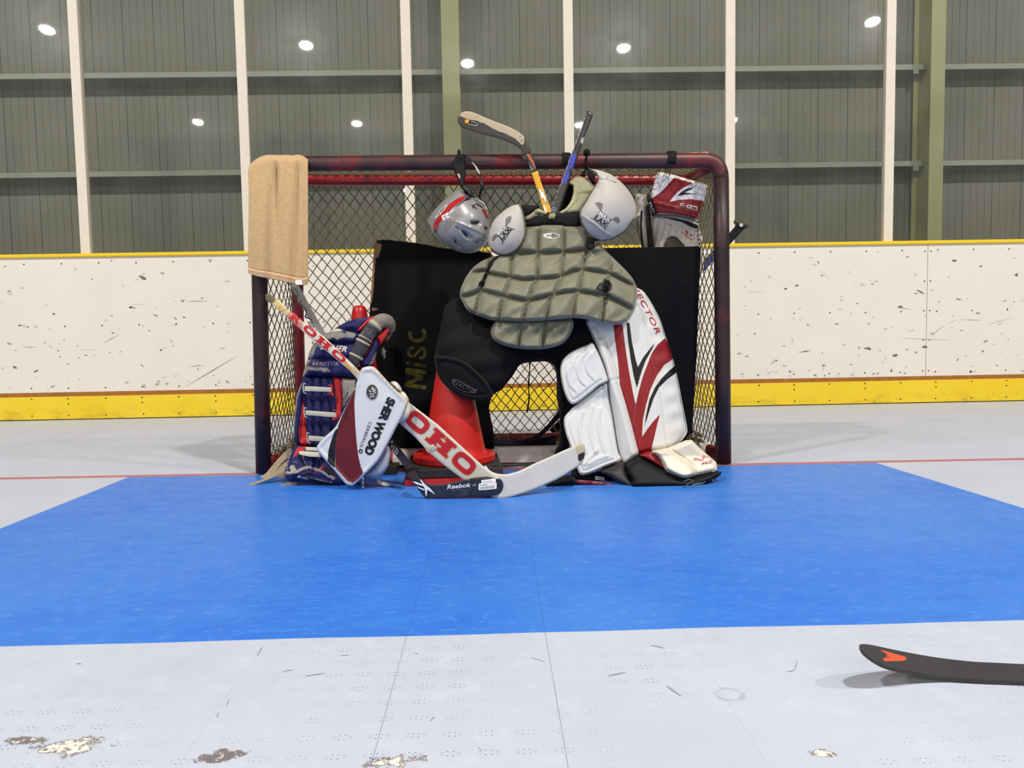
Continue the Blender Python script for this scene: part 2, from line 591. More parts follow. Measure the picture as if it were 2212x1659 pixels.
def floor_mat():
    m = bpy.data.materials.new('sport_tile_floor'); m.use_nodes = True
    t = NT(m); b = t.n['Principled BSDF']; co = t.coord()
    sx = t.node('ShaderNodeSeparateXYZ'); t.link(co, sx.inputs[0]); X, Y = sx.outputs[0], sx.outputs[1]
    M = t.math
    # bare tiles
    n1 = t.noise(2.2, 6, 0.6, co); n2 = t.noise(14, 5, 0.7, co)
    base = t.mix(t.ramp(n1, 0.3, 0.7), lin((181, 188, 205)), lin((192, 198, 213)))
    base = t.mix(t.ramp(n2, 0.55, 0.75, 0, 0.5), base, lin((204, 209, 221)))
    base = t.mix(t.ramp(n2, 0.25, 0.38, 0.35, 0), base, lin((164, 167, 174)))
    # moulded pin holes, four around each peg, and faint slots
    p = 0.0528
    fx = M('SUBTRACT', M('FRACT', M('DIVIDE', M('ADD', X, 0.1716 + 50 * p), p)), 0.0)
    fx = M('SUBTRACT', M('FRACT', M('ADD', fx, 0.5)), 0.5)
    fy = M('SUBTRACT', M('FRACT', M('ADD', M('DIVIDE', M('ADD', Y, 50 * p), p), 0.5)), 0.5)
    ax = M('SUBTRACT', M('ABSOLUTE', M('MULTIPLY', fx, p)), 0.0042)
    ay = M('SUBTRACT', M('ABSOLUTE', M('MULTIPLY', fy, p)), 0.0055)
    dd = M('SQRT', M('ADD', M('MULTIPLY', ax, ax), M('MULTIPLY', ay, ay)))
    hole = t.ramp(dd, 0.0009, 0.0017, 0.75, 0)
    bx = M('SUBTRACT', M('ABSOLUTE', M('MULTIPLY', fx, p)), 0.012)
    by = M('SUBTRACT', M('ABSOLUTE', M('MULTIPLY', fy, p)), 0.003)
    slot = M('MULTIPLY', t.ramp(M('ABSOLUTE', bx), 0.0022, 0.0034, 0.35, 0), t.ramp(M('ABSOLUTE', by), 0.0006, 0.0012, 1, 0))
    worn = t.ramp(t.noise(3.0, 4, 0.6, co), 0.42, 0.6)
    front = t.ramp(Y, -1.81, -1.80, 1, 0)
    base = t.mix(M('MULTIPLY', M('MULTIPLY', M('MAXIMUM', hole, slot), front), worn), base, lin((70, 74, 84)))
    # tile joints
    ts = 0.264
    jx = M('ABSOLUTE', M('SUBTRACT', M('FRACT', M('ADD', M('DIVIDE', M('ADD', X, 0.1716 + 20 * ts), ts), 0.5)), 0.5))
    joint = t.ramp(jx, 0.0016, 0.0046, 1, 0)
    jn = t.ramp(M('ABSOLUTE', M('SUBTRACT', X, -0.04)), 0.2, 0.42, 0.55, 0.1)
    # blue crease paint
    n3 = t.noise(6, 6, 0.7, t.coord((1, 2.6, 1))); n4 = t.noise(26, 6, 0.8, t.coord((1, 2.2, 1))); n5 = t.noise(1.1, 4, 0.55, co)
    blue = t.mix(t.ramp(n3, 0.3, 0.7), lin((32, 104, 208)), lin((48, 121, 217)))
    blue = t.mix(t.ramp(n5, 0.35, 0.65, 0, 0.6), blue, lin((72, 134, 216)))
    blue = t.mix(t.ramp(n4, 0.54, 0.74, 0, 0.6), blue, lin((128, 172, 228)))
    blue = t.mix(t.ramp(n4, 0.24, 0.36, 0.35, 0), blue, lin((30, 92, 184)))
    # edges: left, right, front, goal line, slightly hand-taped
    wob = M('MULTIPLY', M('SUBTRACT', t.noise(1.7, 2, 0.5, co), 0.5), 0.02)
    xl = M('SUBTRACT', X, M('ADD', M('MULTIPLY', Y, 0.022), -1.4745))
    xr = M('SUBTRACT', M('ADD', M('MULTIPLY', Y, -0.078), 1.5465), X)
    yf = M('ADD', M('SUBTRACT', Y, -1.786), wob)
    yb = M('SUBTRACT', M('MULTIPLY', X, -0.012), M('ADD', Y, 0.035))
    ins = M('MINIMUM', M('MINIMUM', xl, xr), M('MINIMUM', yf, yb))
    inm = t.ramp(ins, -0.0015, 0.0015)
    cur = t.mix(inm, base, blue)
    cur = t.mix(M('MULTIPLY', joint, jn), cur, t.mix(inm, lin((110, 116, 128)), lin((46, 92, 158))))
    # red goal line
    rl = M('ABSOLUTE', M('ADD', M('ADD', Y, M('MULTIPLY', X, 0.012)), 0.012))
    red = M('MULTIPLY', t.ramp(rl, 0.021, 0.026, 0.85, 0), t.ramp(t.noise(30, 5, 0.7, co), 0.28, 0.4, 0.6, 1))
    cur = t.mix(red, cur, lin((176, 62, 66)))
    # chipped places in the tiles
    nz = t.noise(38, 6, 0.75, co); nz2 = t.noise(95, 5, 0.7, co)
    for (u, v, rx, ry, wh) in CHIPS:
        c = G(u, v)
        ex = M('DIVIDE', M('SUBTRACT', X, float(c[0])), rx); ey = M('DIVIDE', M('SUBTRACT', Y, float(c[1])), ry)
        r = M('SQRT', M('ADD', M('MULTIPLY', ex, ex), M('MULTIPLY', ey, ey)))
        k = M('ADD', M('SUBTRACT', 1.0, r), M('MULTIPLY', M('SUBTRACT', nz, 0.5), 4.2))
        cur = t.mix(t.ramp(k, 0.10, 0.3, 0, 0.85), cur, lin((96, 84, 80)))
        cur = t.mix(M('MULTIPLY', t.ramp(k, 0.38, 0.46), t.ramp(nz2, 0.40 + wh, 0.48 + wh)), cur, lin((236, 228, 214)))
    # dull ring mark
    c = G(1575, 1500)
    ex = M('SUBTRACT', X, float(c[0])); ey = M('SUBTRACT', Y, float(c[1]))
    r = M('ABSOLUTE', M('SUBTRACT', M('SQRT', M('ADD', M('MULTIPLY', ex, ex), M('MULTIPLY', ey, ey))), 0.021))
    cur = t.mix(M('MULTIPLY', t.ramp(r, 0.003, 0.006, 0.45, 0), t.ramp(t.noise(60, 3, 0.5, co), 0.35, 0.6)), cur, lin((140, 143, 150)))
    t.link(cur, b.inputs['Base Color'])
    t.link(t.ramp(n2, 0.3, 0.7, 0.34, 0.5), b.inputs['Roughness'])
    b.inputs['Specular IOR Level'].default_value = 0.35
    bp = t.node('ShaderNodeBump'); bp.inputs['Strength'].default_value = 0.12; bp.inputs['Distance'].default_value = 0.002
    t.link(n4, bp.inputs['Height']); t.link(bp.outputs[0], b.inputs['Normal'])
    return m


CHIPS = [(150, 1613, 0.05, 0.03, 0.0), (60, 1600, 0.035, 0.012, 0.12), (478, 1635, 0.034, 0.018, 0.16), (850, 1645, 0.036, 0.02, 0.02), (1775, 1627, 0.018, 0.012, 0.0)]
fl = build('floor', [(-30, -40, 0), (30, -40, 0), (30, 5, 0), (-30, 5, 0)], [(0, 1, 2, 3)], floor_mat(), smooth=False, loc=(0, 0, 0))
fl['kind'] = 'structure'
# rubber scuffs on the floor: each a thin worn streak in the tile surface
mat('floor_scuff', (150, 152, 158), 0.6)
for (pts, w) in [([(1312, 1460), (1330, 1456), (1352, 1452)], 3), ([(660, 1460), (680, 1457), (702, 1454)], 2.4), ([(608, 1452), (622, 1448), (634, 1447)], 1.6),
                 ([(1440, 1481), (1452, 1490), (1473, 1504)], 4), ([(1700, 1450), (1716, 1446), (1722, 1424)], 2.4), ([(1405, 1394), (1420, 1396), (1436, 1400)], 2.2),
                 ([(489, 1525), (492, 1517), (496, 1510)], 1.6), ([(555, 1417), (562, 1405), (568, 1395)], 2), ([(165, 1434), (170, 1433), (176, 1434)], 2.2),
                 ([(928, 1557), (934, 1552), (938, 1548)], 3), ([(895, 1410), (899, 1411), (903, 1412)], 1.5), ([(468, 1550), (470, 1545), (472, 1538)], 2),
                 ([(1145, 1420), (1160, 1424), (1178, 1429)], 1.2), ([(735, 1416), (745, 1415), (755, 1415)], 1.2), ([(1032, 1613), (1036, 1617), (1040, 1622)], 1.6)]:
    q = spline(pts, False, 5); n = len(q)
    t = np.gradient(q, axis=0); t /= np.hypot(*t.T)[:, None] + 1e-9; nn = np.stack([-t[:, 1], t[:, 0]], 1)
    ww = w * np.sin(np.linspace(0.15, math.pi - 0.1, n))[:, None]
    a = G(*(q + nn * ww * .5).T, 0.0006); b_ = G(*(q - nn * ww * .5).T, 0.0006)
    o = build('scuff_mark', np.vstack([a, b_]), [(i, i + 1, n + i + 1, n + i) for i in range(n - 1)], MATS['floor_scuff'], fl, False, recalc=False)

# ---- rink boards
mat('board_white', (230, 223, 212), 0.45, 0.4, var=0.03, vscale=3)
mat('board_yellow', (238, 204, 40), 0.45, 0.4, var=0.05, vscale=5, spots=[((150, 128, 36), 9, 0.60, 0.82)])
mat('cap_yellow', (240, 205, 45), 0.4, 0.4)
mat('board_brown', (158, 104, 46), 0.6, 0.3, var=0.2, vscale=20)
mat('board_gap', (30, 28, 24), 0.8, 0.2)
mat('screw', (62, 58, 54), 0.5)
mat('mark_dark', (108, 108, 106), 0.7); mat('mark_mid', (160, 158, 152), 0.7); mat('mark_light', (198, 193, 184), 0.7)
HB = 1.0785
bo = thing('rink_boards', 'white rink boards with yellow kickplate and yellow top rail behind the goal', 'rink boards', (0, YB, 0))
mb = MB(); mb.box((XL, YB, 0.16), (2.958, YB + .05, HB)); mb.box((2.962, YB, 0.16), (XR, YB + .05, HB))
mb.done('white_panel', MATS['board_white'], bo, smooth=False)
mb = MB(); mb.box((2.958, YB + .004, 0.16), (2.962, YB + .05, HB)); mb.done('panel_joint', mat('joint_grey', (150, 146, 138), 0.7), bo, smooth=False)


def kick_mat():
    m = bpy.data.materials.new('kick_yellow'); m.use_nodes = True; t = NT(m); b = t.n['Principled BSDF']
    co = t.coord(); sx = t.node('ShaderNodeSeparateXYZ'); t.link(co, sx.inputs[0])
    n1 = t.noise(7, 6, 0.7, t.coord((1, 1, 2.2))); n2 = t.noise(2, 3, 0.5, co); n3 = t.noise(45, 5, 0.7, t.coord((0.6, 1, 1.5)))
    low = t.ramp(sx.outputs[2], 0.02, 0.10, 1, 0)       # boots and sticks scrape the low half
    k = t.math('MULTIPLY', low, t.math('MULTIPLY', t.ramp(n1, 0.44, 0.68), t.ramp(n3, 0.35, 0.6)))
    c = t.mix(t.ramp(n2, 0.3, 0.7), lin((236, 200, 32)), lin((242, 212, 52)))
    c = t.mix(t.math('MULTIPLY', k, 0.62), c, lin((104, 92, 34)))
    c = t.mix(t.ramp(n3, 0.70, 0.76, 0, 0.5), c, lin((150, 126, 30)))
    t.link(c, b.inputs['Base Color']); b.inputs['Roughness'].default_value = 0.4
    return m


mb = MB(); mb.box((XL, YB - .012, 0.006), (XR, YB + .05, 0.157)); mb.done('kick_plate', kick_mat(), bo, smooth=False)
mb = MB(); mb.box((XL, YB - .002, 0.157), (1.99, YB + .045, 0.185)); mb.box((1.993, YB - .003, 0.157), (XR, YB + .045, 0.184))
mb.done('kick_plate_ledge', MATS['board_brown'], bo, smooth=False)
mb = MB(); mb.box((XL, YB + .0, 0), (XR, YB + .05, 0.0062)); mb.done('floor_gap', MATS['board_gap'], bo, smooth=False)
mb = MB()
q = [(-.012, HB), (-.016, HB + .006), (-.016, HB + .018), (-.008, HB + .024), (.09, HB + .024), (.09, HB)]
V = [(x, YB + a, z) for x in (XL, XR) for a, z in q]; n = len(q)
mb.add(V, [(i, (i + 1) % n, n + (i + 1) % n, n + i) for i in range(n)])
mb.done('top_rail', MATS['cap_yellow'], bo, smooth=False)


def disc(mb, c, r, seg=10, y=0.0008, irr=0.0, sx=1.0, rot=0.0):
    V = [(c[0], c[1] - y, c[2])]
    for k in range(seg):
        a = 2 * math.pi * k / seg; rr = r * (1 + irr * (random.random() - .5) * 2)
        x, z = rr * math.cos(a) * sx, rr * math.sin(a)
        V.append((c[0] + x * math.cos(rot) - z * math.sin(rot), c[1] - y, c[2] + x * math.sin(rot) + z * math.cos(rot)))
    mb.add(V, [(0, k + 1, (k + 1) % seg + 1) for k in range(seg)])


sp = 0.2445
x0 = float(P(213, 562, YB)[0])
scr = []
for k in range(-30, 34):
    x = x0 + k * sp
    if not XL < x < XR: continue
    for z in (1.038, 0.626, 0.213): scr.append((x, YB, z + random.uniform(-.002, .002)))
    for z in (0.142, 0.030): scr.append((x + random.uniform(-.004, .004), YB - .012, z))
    if k % 2: scr.append((x, YB - .012, 0.108))
for z in (1.03, .83, .63, .43, .22):
    for x in (2.94, 2.98): scr.append((x, YB, z))
scr.sort(key=lambda p: abs(abs(p[0]) - 1.95))      # the ones in plain view beside the goal first
for p in scr[:100]:
    mb = MB(); disc(mb, p, 0.0052); mb.done('screw', MATS['screw'], bo, smooth=False, recalc=False)
mb = MB()
for p in scr[100:]: disc(mb, p, 0.0052)
mb.done('screw', MATS['screw'], bo, smooth=False, recalc=False)['kind'] = 'stuff'

marks = [MB(), MB(), MB()]
for k in range(760):
    x = random.uniform(-6, 6); z = 0.2 + 0.86 * random.random() ** 1.5
    if -1.9 < x < -0.95 and random.random() < .4: continue
    w = random.choice([0, 1, 1, 1, 2, 2, 2, 2, 2])
    r = random.uniform(.003, .008) * (1.2 if w == 0 else 1)
    disc(marks[w], (x, YB, z), r, 8, 0.0006 + 0.0001 * w, 0.5, random.uniform(.9, 2.6), random.uniform(-.5, .5))
for (a, b, w, k) in [((396, 838), (517, 766), 3, 1), ((400, 651), (452, 650), 2, 1), ((405, 792), (443, 789), 2, 1), ((278, 658), (318, 657), 1.2, 2), ((175, 755), (212, 756), 1.4, 2),
                     ((1978, 625), (1999, 636), 4, 0), ((1728, 761), (1752, 757), 3, 0), ((2004, 730), (2045, 700), 1.6, 1), ((2045, 700), (2070, 690), 1.6, 2), ((2070, 690), (2125, 692), 3, 2),
                     ((2125, 704), (2188, 685), 2, 2), ((1935, 664), (1968, 668), 1.6, 1), ((1615, 631), (1650, 631), 1.8, 2), ((1940, 730), (2060, 735), 3, 2), ((48, 750), (80, 750), 2, 1), ((222, 742), (258, 722), 2, 1),
                     ((1160, 800), (1185, 812), 1.4, 2), ((700, 690), (740, 686), 1.4, 2), ((1770, 581), (1792, 602), 1.4, 2)]:
    a = np.array(a, float); b = np.array(b, float); d = (b - a) / np.hypot(*(b - a)); nn = np.array([-d[1], d[0]]) * w / 2
    qd = np.array([a, (a + b) / 2 + nn, b, (a + b) / 2 - nn]); marks[k].add(P(qd[:, 0], qd[:, 1], YB - .0009), [(0, 1, 2, 3)])
for m_, k in zip(marks, ('mark_dark', 'mark_mid', 'mark_light')):
    o = m_.done('puck_mark', MATS[k], bo, smooth=False, recalc=False); o['kind'] = 'stuff'
# black gap line under the kickplate is part of the boards

# ---- stanchions and glass above the boards
mat('stanchion_white', (226, 216, 200), 0.5, 0.4, var=0.03, vscale=6, spots=[((150, 140, 124), 26, 0.70, 0.75)])
SX = [-4.83, -3.757, -2.6876, -1.6119, -.5319, .5379, 1.6168, 2.695, 3.77, 4.84]
SL = [None, None, 'white stanchion standing second from the left edge of the photo', None]
sl = ['beyond the left end of the view', 'at the far left beyond the view', 'leftmost in view, left of the beige towel', 'directly above the beige towel',
      'between the towel and the hanging silver helmet', 'right behind the dark upright stick butt', 'behind the right goal post', 'beside the tall green column on the right',
      'beyond the right end of the view', 'at the far right beyond the view']
HT = 3.6
for x, l in zip(SX, sl):
    if abs(x) > 3.5: continue
    t = thing('glass_stanchion', 'white painted upright between the glass panes ' + l, 'stanchion', (x, YB, HB + .024), 'white uprights of the rink glass')
    mb = MB(); w = .031
    mb.box((x - w, YB + .018, HB + .024), (x + w, YB + .046, HT)); mb.done('cover_strip', MATS['stanchion_white'], t, smooth=False)
    mb = MB(); mb.box((x - .014, YB + .046, HB + .024), (x + .014, YB + .10, HT)); mb.done('upright_post', MATS['stanchion_white'], t, smooth=False)


def glass_mat():
    m = bpy.data.materials.new('rink_glass'); m.use_nodes = True; t = NT(m); t.n.remove(t.n['Principled BSDF'])
    tr = t.node('ShaderNodeBsdfTransparent'); tr.inputs[0].default_value = (.90, .92, .90, 1)
    g1 = t.node('ShaderNodeBsdfGlossy'); g1.inputs['Roughness'].default_value = 0.012
    g2 = t.node('ShaderNodeBsdfGlossy'); g2.inputs['Roughness'].default_value = 0.16
    co = t.coord(); nz = t.noise(5, 5, 0.7, co)
    df = t.node('ShaderNodeBsdfDiffuse'); df.inputs[0].default_value = (.75, .72, .66, 1)
    mg = t.node('ShaderNodeMixShader'); t.val(t.ramp(nz, 0.4, 0.7, 0.05, 0.16), mg.inputs[0]); t.link(g1.outputs[0], mg.inputs[1]); t.link(g2.outputs[0], mg.inputs[2])
    mx = t.node('ShaderNodeMixShader'); mx.inputs[0].default_value = 0.06; t.link(tr.outputs[0], mx.inputs[1]); t.link(mg.outputs[0], mx.inputs[2])
    # dried splashes, plus a warm film painted in for the haze on the glass
    v = t.node('ShaderNodeTexVoronoi'); v.inputs['Scale'].default_value = 9; t.link(co, v.inputs['Vector'])
    n2 = t.noise(4, 3, 0.5, co)
    spot = t.math('MULTIPLY', t.ramp(v.outputs['Distance'], 0.03, 0.09, 0.22, 0), t.ramp(n2, 0.52, 0.6))
    film = t.math('ADD', t.ramp(t.noise(1.6, 5, 0.6, co), 0.35, 0.75, 0.012, 0.05), spot)
    m2 = t.node('ShaderNodeMixShader'); t.link(film, m2.inputs[0]); t.link(mx.outputs[0], m2.inputs[1]); t.link(df.outputs[0], m2.inputs[2])
    t.link(m2.outputs[0], t.n['Material Output'].inputs[0])
    return m


GM = glass_mat()
gl = ['at the left edge of the photo', 'left of the beige towel', 'between the towel and the hanging helmet', 'with the green column and stick blade in front', 'right behind the upright stick butt',
      'behind the right goal post and green column', 'at the right edge of the photo']
gi = 0
for x, x2 in zip(SX[1:-2], SX[2:-1]):
    mb = MB(); mb.box((x + .032, YG, HB + .024), (x2 - .032, YG + .008, HT))
    o = mb.done('rink_glass', GM, None, smooth=False)
    tag(o, 'clear rink glass above the boards ' + gl[gi], 'glass', 'rink glass panes'); gi += 1

# ---- hall wall of ribbed sheet metal, girts and columns
YW = 4.25
mat('sheet_wall', (134, 133, 121), 0.55, 0.3, var=0.05, vscale=1.5, spots=[((114, 113, 102), 2.2, 0.60, 0.85)])
mat('girt_paint', (172, 173, 160), 0.5, 0.4, var=0.05)
mat('column_paint', (182, 180, 134), 0.45, 0.4, var=0.07, vscale=4)
V = []; Fs = []
pr = []
x = XL - 1; pit = 0.068; k = 0
while x < XR + 1:
    g = 0.008 if k % 4 == 0 else 0.004
    pr += [(x, YW), (x + pit - .009, YW), (x + pit - .007, YW + g), (x + pit - .002, YW + g)]; x += pit; k += 1
n = len(pr)
V = [(a, b, 0) for a, b in pr] + [(a, b, 8.2) for a, b in pr]
wl = build('wall_rear', V, [(i, i + 1, n + i + 1, n + i) for i in range(n - 1)], MATS['sheet_wall'], None, False, recalc=False, loc=(0, YW, 0)); wl['kind'] = 'structure'
YGI = 4.07
for (v, nm) in ((148, 'upper'), (359, 'lower')):
    zt = float(P(1106, v, YGI)[2]); hgt = 0.045
    t = thing('wall_girt', nm + ' horizontal grey steel girt on the ribbed wall behind the glass', 'girt', (0, YGI, zt), 'girts on the rear wall')
    prf = [(YGI, zt), (YGI, zt - hgt), (YGI + .004, zt - hgt), (YGI + .004, zt - .006), (YW, zt - .006), (YW, zt)]
    n = len(prf); V = [(x, a, b) for x in (XL - 1, XR + 1) for a, b in prf]
    mb = MB(); mb.add(V, [(i, (i + 1) % n, n + (i + 1) % n, n + i) for i in range(n)]); mb.done('lip_and_web', MATS['girt_paint'], t, smooth=False)
YC = 3.90
for (ua, ub, v, l) in ((955.5, 992.5, 170, 'left of the yellow shafted stick, seen from the front'), (2008, 2038.5, 300, 'near the right edge, showing its dark web')):
    xa = float(P(ua, v, YC)[0]); xb = float(P(ub, v, YC)[0]); xm = (xa + xb) / 2
    t = thing('steel_column', 'green painted steel column behind the glass ' + l, 'column', (xm, YC, 0), 'green columns of the hall')
    mb = MB(); mb.box((xa, YC, 0), (xb, YC + .012, 8.2)); mb.done('front_flange', MATS['column_paint'], t, smooth=False)
    mb = MB(); mb.box((xm - .005, YC + .012, 0), (xm + .005, YC + .29, 8.2)); mb.done('web', MATS['column_paint'], t, smooth=False)
    mb = MB(); mb.box((xa, YC + .29, 0), (xb, YC + .302, 8.2)); mb.done('rear_flange', MATS['column_paint'], t, smooth=False)
    if ua > 1500:
        for v in (141, 350):
            c = P(1973, v, YC + .2); mb = MB(); mb.box((c[0] - .018, YC + .16, c[2] - .085), (c[0] + .03, YC + .17, c[2])); mb.done('girt_cleat', MATS['girt_paint'], t, smooth=False)

# high bay reflectors seen mirrored in the glass
mat('lamp_shell', (150, 150, 148), 0.4, 0.5, metal=0.6)
lt = ['large, at the top left corner', 'above the beige towel', 'above the dark stick butt', 'near the right green column', 'small, left of the beige towel',
      'small, between towel and green column', 'small, beside the dark stick butt', 'small, at the right goal post', 'tiny, seen through the net near the helmet', 'beside the left green column']
for i, p in enumerate(LAMPS[:10]):
    mb = MB(); mb.lathe([(.19, -.02), (.26, -.05), (.24, .1), (.12, .26), (.06, .30), (.05, .42)], (0, 0, 0), 24)
    R_ = Matrix.Rotation(math.radians(20), 3, 'X')
    mb.v = [tuple(R_ @ Vector(q) + Vector(p)) for q in mb.v]
    # open the mouth: drop the first cap
    mb.f = [f for f in mb.f if len(f) != 24 or min(f) != 0]
    o = mb.done('high_bay_lamp', MATS['lamp_shell'], None, recalc=False)
    tag(o, 'hall lamp mirrored in the glass, ' + lt[i], 'ceiling lamp', 'hall lamps mirrored in the glass')

# ------------------------------------------------------------------ goal
mat('pipe_dark', (62, 36, 37), 0.42, 0.5, spots=[((112, 30, 32), 7, 0.52, 0.66), ((44, 28, 30), 5, 0.55, 0.7), ((150, 110, 92), 26, 0.70, 0.78)], bump=0.15, bscale=120)
mat('post_dark', (52, 33, 35), 0.45, 0.4, spots=[((34, 28, 33), 3, 0.46, 0.62), ((84, 36, 36), 6, 0.60, 0.76), ((120, 96, 90), 40, 0.74, 0.8)], bump=0.12, bscale=120)
mat('pipe_red', (150, 30, 34), 0.3, 0.5, spots=[((96, 22, 28), 9, 0.54, 0.72), ((186, 66, 54), 24, 0.70, 0.8)], bump=0.1, bscale=100)
mat('pipe_red_dull', (112, 26, 32), 0.42, 0.5, spots=[((80, 22, 28), 9, 0.5, 0.7)])
mat('net_cord', (128, 116, 88), 0.85, 0.2, var=0.15, vscale=30)
mat('net_cord_dark', (84, 76, 60), 0.85, 0.2, var=0.2, vscale=30)
mat('skirt_white', (240, 231, 220), 0.6, 0.3, var=0.08, vscale=8, spots=[((150, 138, 128), 14, 0.60, 0.80), ((70, 60, 56), 60, 0.68, 0.74)])
goal = thing('hockey_goal', 'dark red steel pipe hockey goal with frayed diamond netting, standing on the red line', 'goal', (0, 0, 0))
RP = 0.031
pl0 = G(574, 1020); pr0 = G(1562, 1001)
plT = P(556, 362, 0.0); prT = P(1557, 356, 0.0)
zc = float(P(1100, 350.5, 0)[2]); zcl = float(P(700, 354.5, 0)[2]); zcr = float(P(1450, 347.5, 0)[2])


def arc(c, a, b, r, n=7):
    """rounded corner at c between directions to a and b"""
    c, a, b = Vector(c), Vector(a), Vector(b); u = (a - c).normalized(); w = (b - c).normalized()
    p0, p1 = c + u * r, c + w * r
    return [p0 * (1 - t) ** 2 + c * 2 * t * (1 - t) + p1 * t * t for t in [i / n for i in range(n + 1)]]


cl = Vector((plT[0], 0, zcl + .002)); cr = Vector((prT[0], 0, zcr - .001))
bl = Vector((pl0[0], 0, 0.004)); br = Vector((pr0[0], 0, 0.004))
RC = 0.055
mb = MB(); mb.tube([bl, bl + (cl - bl) * .3, bl + (cl - bl) * .7, cl + (bl - cl).normalized() * RC * 1.3], RP, 20); mb.done('goal_post', MATS['post_dark'], goal)
mb = MB(); mb.tube([br, br + (cr - br) * .3, br + (cr - br) * .7, cr + (br - cr).normalized() * RC * 1.3], RP, 20); mb.done('goal_post', MATS['post_dark'], goal)
mb = MB()
mid = Vector((0, 0, zc + .001))
q = arc(cl, bl, mid, RC * 1.3) + [cl.lerp(mid, .3), cl.lerp(mid, .6), mid, mid.lerp(cr, .5)] + arc(cr, mid, br, RC * 1.3)
mb.tube(q, RP, 20); mb.done('crossbar', MATS['pipe_dark'], goal)
# rear top bar and its side arms
ZB = 0.0
tl = Vector(P(646, 388.5, 0.30)); tr = Vector(P(1484, 389, 0.35))
RB = 0.0245
vl = Vector(P(643, 640, 0.31)); vlb = Vector(P(650, 900, 0.42))
vr = Vector((tr.x + .01, .37, vl.z)); vrb = Vector((tr.x + .02, .48, vlb.z))
mb = MB(); mb.tube(arc(tl, tl + Vector((-.02, -.3, .02)), tr, .06) + [tl.lerp(tr, .3), tl.lerp(tr, .7)] + arc(tr, tl, tr + Vector((.05, -.3, .02)), .06), RB, 16)
mb.done('rear_top_bar', MATS['pipe_red'], goal)
for a, b in ((tl, cl + Vector((.03, .02, -.012))), (tr, cr + Vector((-.02, .02, -.012)))):
    mb = MB(); mb.tube([a + (b - a).normalized() * .05, b], RB * .95, 14); mb.done('top_side_arm', MATS['pipe_red_dull'], goal)
for a, b, c in ((tl, vl, vlb), (tr, vr, vrb)):
    f = Vector((c.x, c.y + .05, 0.03))
    mb = MB(); mb.tube([a, b, c, f], RB, 14); mb.done('rear_upright', MATS['pipe_red_dull'], goal)
# base pipes: two sides, the back sweep and the forward bar with its white skirt
YF = 0.062
bx0, bx1 = float(P(690, 1000, YF)[0]), float(P(1262, 1000, YF)[0])
zs = 0.027
mb = MB(); mb.tube([bl + Vector((.0, .02, zs)), (bl.x + .01, .35, zs), (bl.x + .06, .56, zs), (bl.x + .2, .66, zs), (0, .70, zs), (br.x - .2, .66, zs), (br.x - .06, .56, zs), (br.x - .01, .35, zs), br + Vector((0, .02, zs))], .024, 12)
mb.done('base_pipe', MATS['pipe_red_dull'], goal)
mb = MB(); mb.tube([(bx0 - .14, .5, zs), (bx0 - .08, .22, zs), (bx0 - .02, YF + .05, zs), (bx0 + .06, YF + .03, zs), (bx1 - .06, YF + .03, zs), (bx1 + .02, YF + .05, zs), (bx1 + .08, .22, zs), (bx1 + .14, .5, zs)], .024, 12)
mb.done('centre_base_pipe', MATS['pipe_red_dull'], goal)


def skirt(pts, z0, z1, th):
    mb = MB(); n = len(pts)
    V = []; Fs = []
    for i, (x, y) in enumerate(pts):
        for dy, z in ((-.034, z0), (-.024, (z0 + z1) / 2), (0, z1), (th, z1), (th, z0)): V.append((x, y + dy, z))
    for i in range(n - 1):
        for k in range(5):
            k2 = (k + 1) % 5; Fs.append((i * 5 + k, i * 5 + k2, i * 5 + 5 + k2, i * 5 + 5 + k))
    Fs += [(4, 3, 2, 1, 0), tuple((n - 1) * 5 + k for k in range(5))]
    mb.add(V, Fs); return mb


xs = np.linspace(bx0, bx1, 60)
zt = float(P(1000, 970, YF)[2])
skirt([(x, YF + .002 * math.sin(x * 30)) for x in xs], 0.018, zt, .05).done('skirt', MATS['skirt_white'], goal, smooth=False)
c0 = P(591, 990, .2); c1 = P(608, 990, .2)
skirt([(c0[0], .2), (c1[0] + .012, .24)], c0[2] - .022, c0[2] + .022, .02).done('skirt', MATS['skirt_white'], goal, smooth=False)
c0 = P(1500, 963, .22); c1 = P(1536, 965, .20)
skirt([(c0[0], .22), (c1[0], .2)], c0[2] - .02, c0[2] + .014, .02).done('skirt', MATS['skirt_white'], goal, smooth=False)


